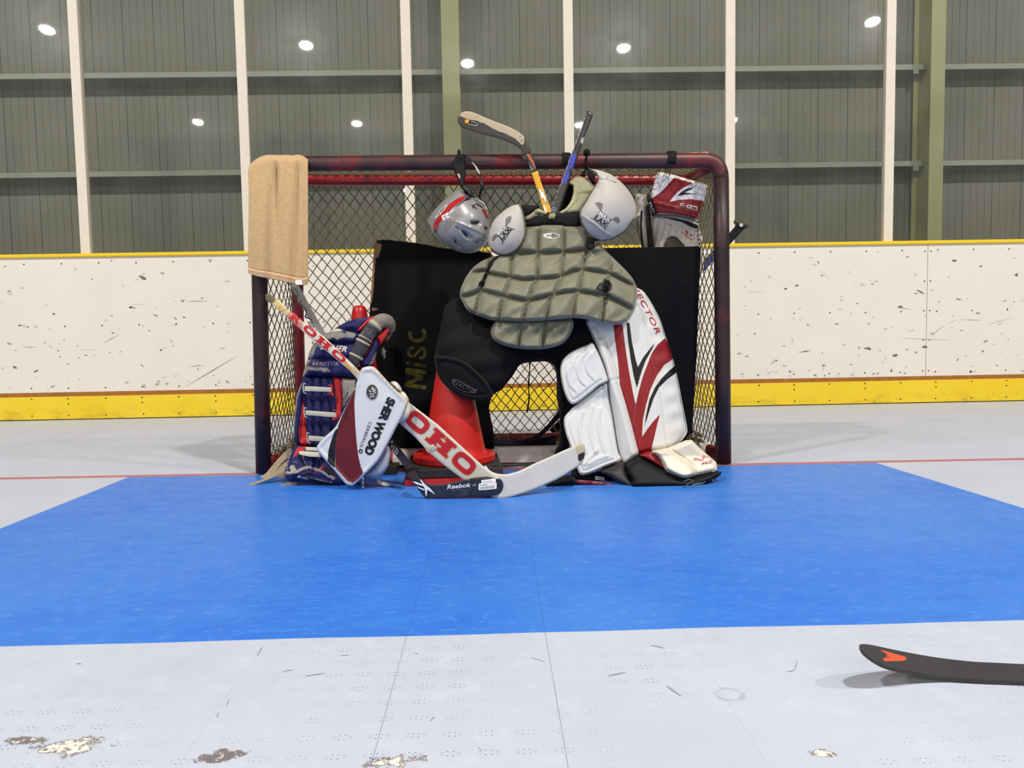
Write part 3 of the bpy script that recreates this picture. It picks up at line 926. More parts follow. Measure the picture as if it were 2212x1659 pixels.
# netting: every cord of the diamonds is a thin round strand
def net(name, surf, nu, nv, r, m, parent, sag=0.0, seed=1, sides=4, jit=0.12):
    rg = np.random.default_rng(seed)
    nodes = {}
    for j in range(nv + 1):
        for i in range(nu + 1):
            s = (i + 0.5 * (j % 2)) / nu; t = j / nv
            if s > 1.0001: continue
            ja = jit if 0 < j < nv and 0 < s < 1 else 0
            s2 = s + ja * rg.normal() * .35 / nu; t2 = t + ja * rg.normal() * .35 / nv
            nodes[(i, j)] = np.array(surf(min(max(s2, 0), 1), min(max(t2, 0), 1)))
    mb = MB(); V = []; Fs = []
    def strand(a, b):
        d = b - a; L = np.linalg.norm(d)
        if L < 1e-5: return
        d = d / L; x = np.cross(d, (0.3, 0.2, 0.9)); x /= np.linalg.norm(x) + 1e-9; y = np.cross(d, x); k = len(V)
        mid = (a + b) / 2 + np.array([0, 0, -sag * L])
        for p in ((a, mid, b) if sag else (a, b)):
            for q in range(sides):
                an = 2 * math.pi * q / sides; V.append(tuple(p + r * (x * math.cos(an) + y * math.sin(an))))
        for st in range(2 if sag else 1):
            for q in range(sides):
                q2 = (q + 1) % sides; Fs.append((k + st * sides + q, k + st * sides + q2, k + st * sides + sides + q2, k + st * sides + sides + q))
    for (i, j), a in nodes.items():
        if j == nv: continue
        nb = [(i, j + 1), (i - 1, j + 1)] if j % 2 == 0 else [(i, j + 1), (i + 1, j + 1)]
        for k in nb:
            if k in nodes: strand(a, nodes[k])
    # knots
    for p in nodes.values():
        k = len(V); rr = r * 1.5
        V.extend([tuple(p + np.array(d) * rr) for d in ((1, 0, 0), (-1, 0, 0), (0, 1, 0), (0, -1, 0), (0, 0, 1), (0, 0, -1))])
        for a, b, c in ((0, 2, 4), (2, 1, 4), (1, 3, 4), (3, 0, 4), (2, 0, 5), (1, 2, 5), (3, 1, 5), (0, 3, 5)): Fs.append((k + a, k + b, k + c))
    mb.add(V, Fs)
    return mb.done(name, m, parent, recalc=False)


A = np.array
tlv, trv = A(tl), A(tr)


def back_surf(s, t):
    top = tlv * (1 - s) + trv * s + A([0, .015, -.015])
    bxl, bxr = bl.x + .10, br.x - .08
    bot = A([bxl + (bxr - bxl) * s, 0.56 + .10 * math.sin(math.pi * s), 0.055 + .012 * math.sin(23 * s)])
    p = top * (1 - t) + bot * t
    p[1] += .05 * math.sin(math.pi * t) * (0.6 + .4 * math.sin(math.pi * s)); return p


net('back_netting', back_surf, 37, 40, 0.0024, MATS['net_cord'], goal, 0.015, 3)


def side_surf(sgn):
    def f(s, t):
        a, b = (bl, cl) if sgn < 0 else (br, cr)
        front = A(b) * (1 - t) + A(a) * t + A([-sgn * .012, .03, 0]); front[2] = (zc - .05) * (1 - t) + .06 * t
        tp, v1, v2 = (tlv, A(vl), A(vlb)) if sgn < 0 else (trv, A(vr), A(vrb))
        rear = tp * (1 - t) + A([v2[0], v2[1] + .04, .07]) * t
        rear = rear + A([sgn * .03, 0, 0])
        p = front * (1 - s) + rear * s
        p[0] -= sgn * .03 * math.sin(math.pi * s) * math.sin(math.pi * min(1, t * 1.1)); return p
    return f


net('side_netting', side_surf(-1), 9, 36, 0.0022, MATS['net_cord_dark'], goal, 0.02, 5)
net('side_netting', side_surf(1), 9, 36, 0.0022, MATS['net_cord'], goal, 0.02, 6)


def top_surf(s, t):
    a = A(cl) * (1 - s) + A(cr) * s; b = tlv * (1 - s) + trv * s
    p = a * (1 - t) + b * t + A([0, .01, .02]); p[2] -= .012 * math.sin(math.pi * t); return p


net('top_netting', top_surf, 40, 16, 0.0024, MATS['net_cord'], goal, 0.01, 7)
# netting loops wrapped round the rear top bar
mb = MB()
for k in range(78):
    c = tlv * (1 - (k + .5) / 78) + trv * (k + .5) / 78
    s_ = 1 if k % 2 else -1
    mb.tube([c + A([s_ * .012 * (1 - 2 * a / 9) + random.uniform(-.002, .002), -(RB + .002) * math.cos(math.pi * a / 9 + .6), (RB + .002) * math.sin(math.pi * a / 9 + .6)]) for a in range(10)], .0022, 5)
mb.done('net_lacing', mat('lace_dark', (92, 40, 36), 0.8), goal, recalc=False)['kind'] = 'stuff'
# slack netting heaped along the base
mb = MB()
for k in range(420):
    sgn = random.choice([-1, 0, 0, 0, 1])
    if sgn == 0: x = random.uniform(-.7, .72); c = A([x, .5 + random.uniform(-.1, .12), random.uniform(.010, .036 + .012 * math.sin(9 * x))])
    else: c = A([sgn * (random.uniform(.80, .90)), random.uniform(.06, .5), random.uniform(.045, .095)])
    pts = [c]
    for _ in range(5): pts.append(pts[-1] + A([random.uniform(-.02, .02), random.uniform(-.016, .016), random.uniform(-.011, .011)]))
    for q in pts: q[2] = max(q[2], .01)
    mb.tube(spline(pts, False, 3), .0024, 4)
mb.done('slack_netting', MATS['net_cord'], goal, recalc=False)['kind'] = 'stuff'
# cord ties knotted round the crossbar belong to the goal
mat('black_cord', (24, 24, 26), 0.7, 0.3)
for c, n in (((1450, 347), 5), ((1222, 350), 4)):
    mb = MB(); p = P(c[0], c[1], 0)
    for k in range(n):
        x = p[0] + (k - n / 2) * .007
        mb.tube([(x + .004 * math.sin(a), -(RP + .004) * math.cos(a), p[2] + (RP + .004) * math.sin(a)) for a in np.linspace(-.6, 3.4, 14)], .0035, 6)
    if n == 5: mb.done('cord_tie', MATS['black_cord'], goal, recalc=False)
for k in range(26):
    p = P(1222 + random.uniform(-12, 10), 340 + random.uniform(-5, 6), -.02)
    mb.tube([p + A([random.uniform(-.008, .008), random.uniform(-.01, .01), random.uniform(-.008, .008)]) for _ in range(4)], .003, 5)
mb.done('cord_tie', MATS['black_cord'], goal, recalc=False)
# chipped tape flecks on top of the crossbar's right end
mb = MB()
for u, v, w in ((1521, 331, .014), (1500, 332, .018), (1486, 333, .01)):
    p = P(u, v, 0); mb.box((p[0] - w, -.012, p[2] - .006), (p[0] + w, .012, p[2] + .003))
mb.done('tape_fleck', mat('tape_pink', (206, 150, 136), 0.7), goal, smooth=False)

# ------------------------------------------------------------------ plywood boards inside the goal
BDB = [('edge', None)]
mat('ply_black_misc', (15, 15, 17), 0.75, 0.12, regions=[('e_raw', (150, 120, 80), 11.0, 26), ('e_chip', (138, 110, 72), 5, 60)], var=0.12, vscale=5,
    spots=[((48, 48, 46), 16, 0.68, 0.8)], bump=0.08, bscale=60)
mat('ply_black', (13, 14, 18), 0.7, 0.14, regions=[('e_raw', (118, 106, 84), 3.0, 40)], var=0.1, vscale=5, spots=[((60, 62, 66), 30, 0.74, 0.78)], bump=0.06, bscale=60)
mat('stencil_yellow', (84, 80, 20), 0.7, 0.2, spots=[((40, 40, 26), 26, 0.42, 0.60)])
misc = thing('plywood_board', 'black plywood board with MISC stencilled in yellow, leaning inside the goal on the left', 'board', (-.4, .2, 0))
q = zQ((108, 50), (150, 50), (240, 66), (330, 72), (430, 86), (520, 104), (700, 128), (830, 140), (925, 150), (940, 165), (935, 700), (905, 1500), (890, 1672), (20, 1672), (40, 1000), (60, 600), (72, 420), (86, 220), (96, 80))
bY = lambda U, V: lerp(V, 517, 1005, .235, .150)
o, sf = pad('panel', q, bY, 'ply_black_misc', misc, thick=0, edge=.014, back=0, step=9, smooth=False,
            regions={'e_raw': [('line', zQ((96, 70), (86, 220), (72, 420), (64, 520)), 4.0), ('line', zQ((108, 44), (330, 70), (520, 104), (935, 152)), 1.6), ('line', zQ((938, 150), (938, 220)), 4)],
                     'e_chip': [('poly', zQ((96, 80), (150, 90), (140, 140), (110, 210), (90, 330), (84, 260), (92, 160))), ('poly', zQ((66, 545), (130, 548), (120, 562), (72, 575))), ('poly', zQ((282, 132), (305, 125), (296, 140)))]})
# stencilled letters, reading upwards: M i S C
def bar(a, b, w):
    a = np.array(a, float); b = np.array(b, float); d = (b - a) / np.hypot(*(b - a)); n_ = np.array([-d[1], d[0]]) * w / 2
    return [tuple(a + n_), tuple(b + n_), tuple(b - n_), tuple(a - n_)]


gM = [zQ(*bar((316, 1098), (466, 1120), 30)), zQ(*bar((335, 1085), (440, 1046), 28)), zQ(*bar((440, 1046), (322, 1006), 28)), zQ(*bar((318, 992), (468, 1010), 30))]
gi_ = [zQ(*bar((372, 950), (462, 966), 24)), zQ(*bar((326, 940), (352, 944), 22))]
def arcband(c, rx, ry, a0, a1, w, n=14):
    o_ = [(c[0] + (rx + w / 2) * math.cos(t), c[1] + (ry + w / 2) * math.sin(t)) for t in np.linspace(a0, a1, n)]
    i_ = [(c[0] + (rx - w / 2) * math.cos(t), c[1] + (ry - w / 2) * math.sin(t)) for t in np.linspace(a1, a0, n)]
    return zQ(*(o_ + i_))
gS = [arcband((364, 868), 28, 34, -2.4, 1.6, 24), arcband((430, 872), 27, 34, -1.5, 2.2, 24)]
gS = [arcband((366, 864), 26, 30, 1.5, 5.2, 22), arcband((432, 872), 26, 34, -1.75, 2.1, 22), zQ(*bar((378, 896), (424, 846), 20))]
gC = [arcband((404, 738), 54, 46, -.9, 3.6, 26)]
for nm, g in (('letter_M', gM), ('letter_i', gi_), ('letter_S', gS), ('letter_C', gC)):
    decal('stencil_letter', g, sf, 'stencil_yellow', misc, .0012, 3)
brd = thing('plywood_board', 'plain black plywood board standing behind the white goalie leg pad', 'board', (.6, .15, 0))
q = [(1215, 536), (1300, 536), (1400, 534), (1508, 532), (1514, 536), (1511, 600), (1505, 760), (1497, 900), (1493, 1005), (1212, 1008), (1213, 800)]
bY2 = lambda U, V: lerp(V, 533, 1005, .130, .150)
pad('panel', q, bY2, 'ply_black', brd, thick=0, edge=.012, back=0, step=9, smooth=False, regions={'e_raw': [('line', [(1215, 535), (1400, 533), (1514, 531)], 1.0)]})

# ------------------------------------------------------------------ cones
mat('cone_red', (200, 36, 30), 0.42, 0.45, var=0.06, vscale=7, spots=[((236, 96, 70), 34, 0.72, 0.8)])
mat('cone_base', (52, 50, 50), 0.75, 0.3, var=0.15, vscale=14, bump=0.2, bscale=90)
mat('cone_base_red', (196, 40, 40), 0.5, 0.4)
cx, cy = float(P(982, 1000, -.13)[0]), -.13
cone = thing('traffic_cone', 'tall red traffic cone on a black rubber base standing under the goalie pants', 'traffic cone', (cx, cy, 0))
c = Matrix.Rotation(0.06, 3, 'Z')
def sq(mb, hw, z0, z1):
    V = []
    for z in (z0, z1):
        for a, b in ((-1, -1), (1, -1), (1, 1), (-1, 1)):
            v = c @ Vector((a * hw, b * hw, 0)); V.append((cx + v.x, cy + v.y, z))
    mb.add(V, [(0, 3, 2, 1), (4, 5, 6, 7), (0, 1, 5, 4), (1, 2, 6, 5), (2, 3, 7, 6), (3, 0, 4, 7)])
mb = MB(); sq(mb, .186, 0.001, .022); o = mb.done('lower_base', MATS['cone_base_red'], cone, smooth=False)
mb = MB(); sq(mb, .178, .022, .058); o = mb.done('rubber_base', MATS['cone_base'], cone, smooth=False)
bv = o.modifiers.new('b', 'BEVEL'); bv.width = .006; bv.segments = 2
mb = MB(); mb.lathe([(.060, .058), (.155, .058), (.160, .064), (.160, .084), (.154, .090), (.128, .092), (.122, .100), (.117, .125), (.027, .60), (.024, .62), (.012, .628)], (cx, cy, 0), 48)
autosmooth(mb.done('cone_body', MATS['cone_red'], cone), 35)
for dx, dy in ((.15, .15), (.15, -.15), (-.15, .15), (-.15, -.15)):
    v = c @ Vector((dx, dy, 0)); mb = MB(); mb.lathe([(.016, .0575), (.016, .0592)], (cx + v.x, cy + v.y, 0), 16)
    mb.done('base_socket', mat('socket_black', (14, 14, 14), 0.9), cone)
# second cone behind the blue pad
tp = P(776, 660, .06); k2 = float(tp[2])
cone2 = thing('traffic_cone', 'red traffic cone with only its rounded tip showing above the blue leg pad', 'traffic cone', (float(tp[0]), .06, 0))
mb = MB(); mb.lathe([(.125, .03), (.122, .06), (.04, k2 - .095), (.031, k2 - .03), (.026, k2 - .008), (.016, k2 - .001), (.006, k2)], (float(tp[0]), .06, 0), 40); mb.done('cone_body', mat('cone_red_deep', (190, 26, 30), 0.35, 0.5), cone2)
mb = MB(); mb.box((float(tp[0]) - .15, -.09, .001), (float(tp[0]) + .15, .21, .03)); mb.done('base_plate', MATS['cone_base'], cone2, smooth=False)

# ------------------------------------------------------------------ towel over the left corner
mat('terry', (212, 176, 128), 0.95, 0.05, var=0.16, vscale=110, bump=0.9, bscale=380, sheen=0.3)
mat('terry_hem', (216, 180, 138), 0.95, 0.1, bump=0.5, bscale=420, bcoord=(1, 1, .25))
mat('label_white', (244, 238, 228), 0.7, 0.2)
towel = thing('towel', 'beige terry towel draped over the left corner of the goal', 'towel', (-1.0, -.05, .8))
nu, nv = 44, 70
topL = zA((153, 300), (170, 232), (210, 190), (270, 155), (330, 143), (420, 144), (510, 143), (548, 150), (590, 140), (640, 150), (686, 176))
tu = spline(topL, False, 8); tu = resample(tu, 1.2, False)
botL = spline(zA((150, 1205), (215, 1228), (300, 1246), (430, 1272), (560, 1300), (640, 1312), (690, 1300)), False, 8); botL = resample(botL, 1.2, False)
def along(c, s): 
    x = s * (len(c) - 1); i = int(min(x, len(c) - 2)); return c[i] * (1 - x + i) + c[i + 1] * (x - i)
def rowpts(t, n=nu):
    o_ = []
    for i in range(n + 1):
        s = i / n
        a = along(tu, min(1, .06 + .94 * s) if s > 0 else .0); b = along(botL, s)
        # left edge bows out a touch, right edge hangs straight
        x = a[0] * (1 - t) + b[0] * t; y = a[1] * (1 - t) + b[1] * t
        if s < .12: x = min(x, 0) + x if False else x - (1 - s / .12) * (a[0] - 537.5) * (1 - t) * min(1, t * 14)
        o_.append((x, y))
    return np.array(o_)
FV = []; 
for j in range(nv + 1):
    t = j / nv
    r_ = rowpts(t)
    s = np.linspace(0, 1, nu + 1)
    fold = .026 * np.exp(-((s - .50 - .02 * t) / .035) ** 2) * min(1, t * 7) * max(0, 1 - max(0, t - .25) * 1.5)
    fold += .015 * np.exp(-((s - .83) / .03) ** 2) * min(1, t * 9) * max(0, 1 - t * .9) + .012 * np.exp(-((s - .92) / .025) ** 2) * math.sin(math.pi * min(1, t * 1.0))
    fold += .010 * np.sin(s * 17 + 1.5 * t) * t * (1 - .4 * t) + .004 * np.sin(s * 31 + 3 * t) * min(1, 3 * t)
    drape = -.052 - .014 * math.sin(math.pi * t) - .010 * t
    hem = -.004 if .945 < t < .96 else 0
    base_y = drape * math.sqrt(min(1, t / .045 + 1e-6)) if t < .045 else drape
    FV.append(P(r_[:, 0], r_[:, 1], base_y + fold * (1 if t > .03 else 0) + hem))
BKv = []
top = FV[0].copy()
for j in range(1, 14):   # behind the bar it hangs a hand's width
    t = j / 13; q = top.copy(); q[:, 0] -= .045 * min(1, t * 3) * np.linspace(0, 1, nu + 1); q[:, 1] = .052 * math.sin(min(1, t * 4) * math.pi / 2) + .004 * np.sin(np.linspace(0, 12, nu + 1)); q[:, 2] -= .26 * t ** 1.3; BKv.append(q)
rows = BKv[::-1] + FV; V = np.vstack(rows); n = nu + 1
hem0 = len(BKv) + int(nv * .95)
def sheet(r0, r1): return [(j * n + i, j * n + i + 1, (j + 1) * n + i + 1, (j + 1) * n + i) for j in range(r0, r1) for i in range(nu)]
def submesh(V, Fs):
    ids = sorted({i for f in Fs for i in f}); mp = {k: i for i, k in enumerate(ids)}
    return V[ids], [tuple(mp[i] for i in f) for f in Fs]
for nm, a, b, m_, th in (('towel_sheet', 0, hem0, 'terry', .007), ('hem_band', hem0, len(rows) - 1, 'terry_hem', .009)):
    vv, ff = submesh(V, sheet(a, b)); o = build(nm, vv, ff, MATS[m_], towel)
    so = o.modifiers.new('s', 'SOLIDIFY'); so.thickness = th; so.offset = 0; ss = o.modifiers.new('ss', 'SUBSURF'); ss.levels = ss.render_levels = 1
pq = zA((572, 1262), (632, 1266), (634, 1308), (574, 1304))
a = P(*np.array(pq).T, -.094); b = P(*np.array(pq).T, -.096)
build('care_tag', np.vstack([a, b]), [(0, 1, 2, 3), (7, 6, 5, 4), (0, 4, 5, 1), (1, 5, 6, 2), (2, 6, 7, 3), (3, 7, 4, 0)], MATS['label_white'], towel, False)

# ------------------------------------------------------------------ chest protector
mat('quilt', (120, 118, 96), 0.5, 0.4, regions=[('e_pipe', (126, 126, 106), 0), ('e_oval', (222, 216, 204), 0), ('e_ovalk', (30, 30, 30), 0)], var=0.09, vscale=10, bump=0.55, bscale=42, sheen=0.2)
mat('quilt_flap', (120, 118, 96), 0.5, 0.4, regions=[('e_pipe', (128, 128, 110), 0)], var=0.09, vscale=10, bump=0.55, bscale=42, sheen=0.2)
mat('black_web', (20, 20, 21), 0.75, 0.25, bump=0.3, bscale=240)
mat('black_plastic', (26, 26, 28), 0.4, 0.5)
chest = thing('chest_protector', 'quilted khaki chest protector with white shoulder caps hanging in front of the crossbar', 'chest protector', tuple(P(1190, 760, -.2)))


def qb(U, V):
    t = np.clip((V - 500) / 170, 0, 1); t = t * t * (3 - 2 * t)
    return -.135 - .115 * t + .085 * np.clip(np.abs(U - 1185) / 190, 0, 1.2) ** 2


torso = zD((905, 45), (1000, 32), (1120, 24), (1240, 32), (1400, 42), (1450, 95), (1466, 180), (1500, 212), (1545, 180), (1600, 240), (1700, 340), (1800, 440), (1862, 520), (1890, 600), (1893, 680), (1872, 780), (1830, 855), (1770, 905), (1700, 921),
           (1600, 908), (1500, 884), (1400, 864), (1310, 860), (1200, 869), (1080, 880), (960, 890), (860, 891), (750, 888), (640, 884), (560, 872), (500, 852), (430, 826), (365, 782), (330, 715), (305, 670), (305, 620), (322, 570), (360, 490), (420, 410), (490, 355), (560, 318), (620, 303), (700, 290), (775, 278), (818, 240), (850, 160), (872, 90))
seams = [zD(*s) for s in [((575, 318), (548, 450), (482, 640), (438, 828)), ((775, 280), (760, 490), (740, 560), (692, 680), (648, 880)), ((1010, 30), (1005, 270), (1000, 500), (962, 580), (918, 700), (866, 890)),
                          ((1242, 35), (1235, 270), (1215, 490), (1152, 640), (1108, 690), (1078, 880)), ((1448, 215), (1402, 430), (1376, 600), (1345, 660), (1312, 860)), ((1665, 320), (1650, 450), (1605, 650), (1575, 905)),
                          ((800, 270), (1010, 272), (1235, 266), (1445, 244)), ((385, 452), (530, 430), (548, 455), (755, 492), (870, 512), (1000, 505), (1210, 488), (1320, 436), (1440, 424), (1650, 460), (1690, 480), (1868, 572)),
                          ((318, 668), (450, 632), (488, 606), (620, 640), (725, 668), (915, 702), (1010, 680), (1110, 656), (1240, 626), (1360, 614), (1450, 630), (1605, 650), (1700, 698), (1850, 772))]]


def quilt(ss, amp, w, foldamp=.004, rows=None, sag=0.0):
    def f(U, V, sd):
        d = lines(U, V, ss)
        e = (amp * .62 * (1 - np.exp(-(d / (w * .42)) ** 1.1)) + amp * .5 * (1 - np.exp(-(d / (w * 1.9)) ** 1.3))) * np.clip(sd / 7, 0, 1)
        if rows:      # the filling sits low in every cell
            ys = np.array([np.interp(U, *np.array(sorted(r)).T) for r in rows])
            lo = np.where(ys <= V, ys, -1e9).max(0); hi = np.where(ys > V, ys, 1e9).min(0)
            fr = np.clip((V - lo) / np.maximum(hi - lo, 1), 0, 1); fr = np.where(lo < -1e8, .5, np.where(hi > 1e8, np.clip((V - lo) / 45, 0, 1), fr))
            e += sag * fr ** 1.5 * np.clip(sd / 7, 0, 1) * (1 - np.exp(-(d / 4) ** 2))
        e += foldamp * np.sin(U * .11 + V * .07 + 3 * np.sin(V * .045)) * np.clip(d / 14, 0, 1) * np.clip(sd / 10, 0, 1)
        e += .004 * np.exp(-((sd - 4) / 2.2) ** 2)          # rolled binding along the edge
        return e
    return f


o, sfq = pad('quilted_body', torso, qb, 'quilt', chest, thick=.006, R=6, back=.03, step=3.4, extra=quilt(seams, .032, 7.5, .005, [[(900, 485)] + [(1500, 487)]] + [list(s) for s in seams[6:9]] + [[(980, 655), (1030, 683), (1080, 695), (1150, 696), (1230, 690), (1260, 687), (1340, 700), (1380, 690)]], .026), regions={
    'e_pipe': [('line', spline(torso)[list(range(len(spline(torso)))) + [0]], 3.2)],
    'e_oval': [('spoly', [(1172, 508), (1180, 504.5), (1191, 503), (1203, 505), (1210, 509), (1203, 513.5), (1191, 515), (1179, 513)])],
    'e_ovalk': [('spoly', [(1191, 505), (1202, 506), (1208, 509), (1202, 512.5), (1191, 513)])]})
lettering('logo_lettering', 'RE', (1180.5, 511), (1189, 510.8), 3.6, sfq, mat('logo_grey', (96, 92, 88), 0.6), chest, .02, eps=.001)
lettering('logo_lettering', 'FLEX', (1191, 511), (1206, 510.8), 3.6, sfq, mat('logo_pale', (176, 168, 160), 0.6), chest, .02, eps=.001)
flap = zD((640, 880), (600, 920), (582, 960), (580, 1010), (600, 1055), (660, 1092), (760, 1122), (880, 1138), (1000, 1140), (1100, 1130), (1200, 1102), (1265, 1052), (1305, 985), (1325, 925), (1318, 880), (1290, 860), (1200, 862), (1000, 874), (800, 880))
o, sff = pad('belly_flap', flap, lambda U, V: -.225 + .03 * (np.abs(U - 1150) / 90) ** 2, 'quilt_flap', chest, thick=.008, R=6, back=.02, step=3.4,
             extra=quilt([zD((850, 880), (845, 1000), (828, 1130)), zD((1068, 870), (1058, 1000), (1042, 1135))], .030, 7.5, .005, [[(1000, 692), (1300, 690)], [(1000, 755), (1300, 755)]], .022), regions={'e_pipe': [('line', spline(flap), 3.4)]})
# straps and buckle on the body
o, s_ = pad('side_strap', zD((600, 322), (650, 300), (652, 312), (610, 345), (580, 400), (562, 450), (535, 510), (520, 570), (505, 578), (470, 565), (478, 535), (505, 520), (525, 470), (550, 420), (562, 370)), lambda U, V: sfq(U, V) - .003, 'black_web', chest, thick=0, edge=.004, back=0, step=4, smooth=False)
mb = MB()
bk = zD((1528, 585), (1560, 545), (1580, 548), (1600, 505), (1640, 520), (1668, 560), (1660, 600), (1620, 612), (1590, 628))
o, s_ = pad('buckle', bk, lambda U, V: sfq(U, V) - .002, 'black_plastic', chest, thick=.004, R=3, edge=.010, back=0, step=2.5, smooth=False)
o, s_ = pad('buckle_cord', zD((1600, 610), (1640, 612), (1650, 650), (1625, 665), (1640, 700), (1612, 735), (1590, 720), (1602, 690), (1585, 660)), lambda U, V: sfq(U, V) - .001, mat('cord_grey', (86, 84, 72), 0.8), chest, thick=.002, R=3, edge=.002, back=0, step=3, smooth=True)
o, s_ = pad('shoulder_strap', zD((1440, 215), (1455, 195), (1500, 200), (1512, 225), (1490, 245), (1450, 245)), -.20, 'black_web', chest, thick=.006, R=4, back=.01, step=3)
o, s_ = pad('shoulder_strap', zJ((985, 1290), (1030, 1300), (1100, 1330), (1160, 1360), (1090, 1375), (1085, 1450), (1000, 1480), (960, 1440)), -.17, 'black_web', chest, thick=.006, R=4, back=.01, step=3)
# neck opening
pad('neck_band', zJ((-160, 1085), (-80, 1060), (0, 1032), (160, 960), (330, 920), (330, 985), (440, 985), (470, 915), (840, 890), (850, 1010), (880, 1115), (700, 1132), (590, 1130), (580, 1100), (230, 1100), (200, 1130), (120, 1120), (0, 1130), (-140, 1150), (-175, 1130)), -.135, 'black_web', chest, thick=.008, R=5, back=.02, step=4, smooth=False)
pad('neck_band', zC((1215, 985), (1400, 992), (1385, 1015), (1330, 1060), (1255, 1095), (1240, 1040)), -.115, 'black_web', chest, thick=.006, R=5, back=.02, step=4, smooth=False)
mat('collar_cloth', (152, 150, 118), 0.6, 0.3, regions=[('e_rim', (172, 170, 128), 0)], var=0.08, vscale=9, bump=0.3, bscale=90)
mat('lining_black', (14, 14, 15), 0.9, 0.1)
mat('strap_beige', (150, 142, 116), 0.6, 0.3)
pad('collar_strap', zJ((0, 955), (95, 880), (215, 925), (170, 962), (0, 1032), (-60, 1052), (-40, 1000)), -.125, 'strap_beige', chest, thick=.005, R=4, back=.01, step=4, smooth=False)
pad('collar_strap', zJ((332, 915), (468, 905), (455, 960), (435, 1005), (345, 1005), (335, 960)), -.15, mat('strap_olive', (142, 146, 112), 0.6), chest, thick=.004, R=4, back=.01, step=4, smooth=False)
pad('collar_lining', zJ((625, 450), (690, 430), (745, 460), (765, 520), (740, 640), (700, 740), (640, 840), (560, 890), (440, 910), (300, 905), (380, 860), (480, 700), (580, 540)), -.055, 'lining_black', chest, thick=.004, R=6, back=.02, step=5)
coll = zJ((672, 420), (700, 370), (760, 330), (835, 308), (920, 330), (990, 368), (1040, 415), (1066, 460), (1090, 560), (1000, 680), (920, 790), (860, 880), (830, 900), (600, 912), (470, 918), (330, 918), (210, 925), (130, 905), (92, 880), (120, 855), (175, 832), (215, 850), (260, 875), (330, 890), (440, 890), (525, 878), (600, 842), (650, 790), (695, 720), (725, 640), (742, 560), (740, 490), (722, 452), (690, 435))
rim = zJ((685, 430), (735, 455), (745, 520), (735, 620), (700, 730), (650, 800), (590, 850), (520, 885), (430, 897), (300, 890), (200, 850))
o, sfc = pad('collar', coll, lambda U, V: -.075 - .05 * np.clip((V - 385) / 75, 0, 1), 'collar_cloth', chest, thick=.022, R=9, back=.02, step=3,
             extra=lambda U, V, sd: .008 * np.exp(-(lines(U, V, [rim]) / 4) ** 2) * np.clip(sd / 2, 0, 1) - .006 * np.exp(-(lines(U, V, [zJ((835, 310), (810, 420), (850, 560), (830, 690), (720, 820), (600, 905))]) / 2) ** 2) * np.clip(sd / 4, 0, 1),
             regions={'e_rim': [('line', rim, 4.5)]})
# shoulder caps
mat('cap_white', (186, 180, 174), 0.5, 0.4, regions=[('e_pipe', (104, 99, 84), 0), ('e_fold', (168, 166, 164), 0)], var=0.05, vscale=8, bump=0.12, bscale=60, spots=[((160, 150, 138), 9, 0.62, 0.9)])
mat('cap_print', (74, 72, 74), 0.6); mat('cap_print_dark', (36, 36, 40), 0.6); mat('cap_print_head', (112, 108, 108), 0.6)
capR = zJ((972, 165), (1040, 188), (1180, 215), (1330, 265), (1450, 340), (1560, 440), (1660, 560), (1732, 690), (1772, 830), (1766, 930), (1722, 1020), (1650, 1135), (1560, 1232), (1450, 1300), (1330, 1345), (1200, 1362), (1090, 1326), (980, 1240), (900, 1120), (852, 1010), (838, 920), (868, 830), (930, 730), (1000, 610), (1070, 500), (1130, 400), (1142, 330), (1112, 268), (1050, 218))
pipeR = zJ((972, 165), (1050, 220), (1115, 270), (1132, 340), (1115, 410), (1065, 500), (1000, 606), (925, 735), (862, 835), (842, 920), (856, 1010), (905, 1120), (985, 1240), (1090, 1322), (1200, 1356), (1330, 1340), (1450, 1296), (1560, 1226), (1650, 1130), (1725, 1015))
foldR = zJ((880, 945), (960, 1000), (1080, 1075), (1200, 1180), (1300, 1250), (1420, 1300))
o, sfr = pad('shoulder_cap', capR, lambda U, V: -.150 + .0004 * (U - 1310), 'cap_white', chest, thick=.075, mode='dome', power=.55, back=.03, step=3.2,
             extra=lambda U, V, sd: .005 * np.exp(-(seg_dist(U, V, spline(foldR, False), False) / 2.5) ** 2) * np.clip(sd / 5, 0, 1) - .004 * np.clip(sdf(U, V, np.array(foldR + [(1300, 530), (1240, 480)])) / 5, 0, 1) + .004 * np.exp(-(sd / 2.6) ** 2)
             - .003 * np.exp(-(seg_dist(U, V, zJ((1150, 350), (1290, 352), (1440, 405)), False) / 1.6) ** 2), regions={'e_pipe': [('line', spline(pipeR, False), 3.0)], 'e_fold': [('poly', foldR + zJ((1330, 1330), (1200, 1345), (1090, 1315), (1000, 1240), (920, 1110)))]})
decal('cap_stitch', [zJ(*bar((1150, 349), (1290, 352), 5)), zJ(*bar((1290, 352), (1440, 408), 5)), zJ(*bar((1270, 352), (1315, 300), 5)), zJ(*bar((1160, 349), (1200, 349), 12)), zJ(*bar((1415, 400), (1442, 402), 12))], sfr, 'cap_print', chest, .001, 3)


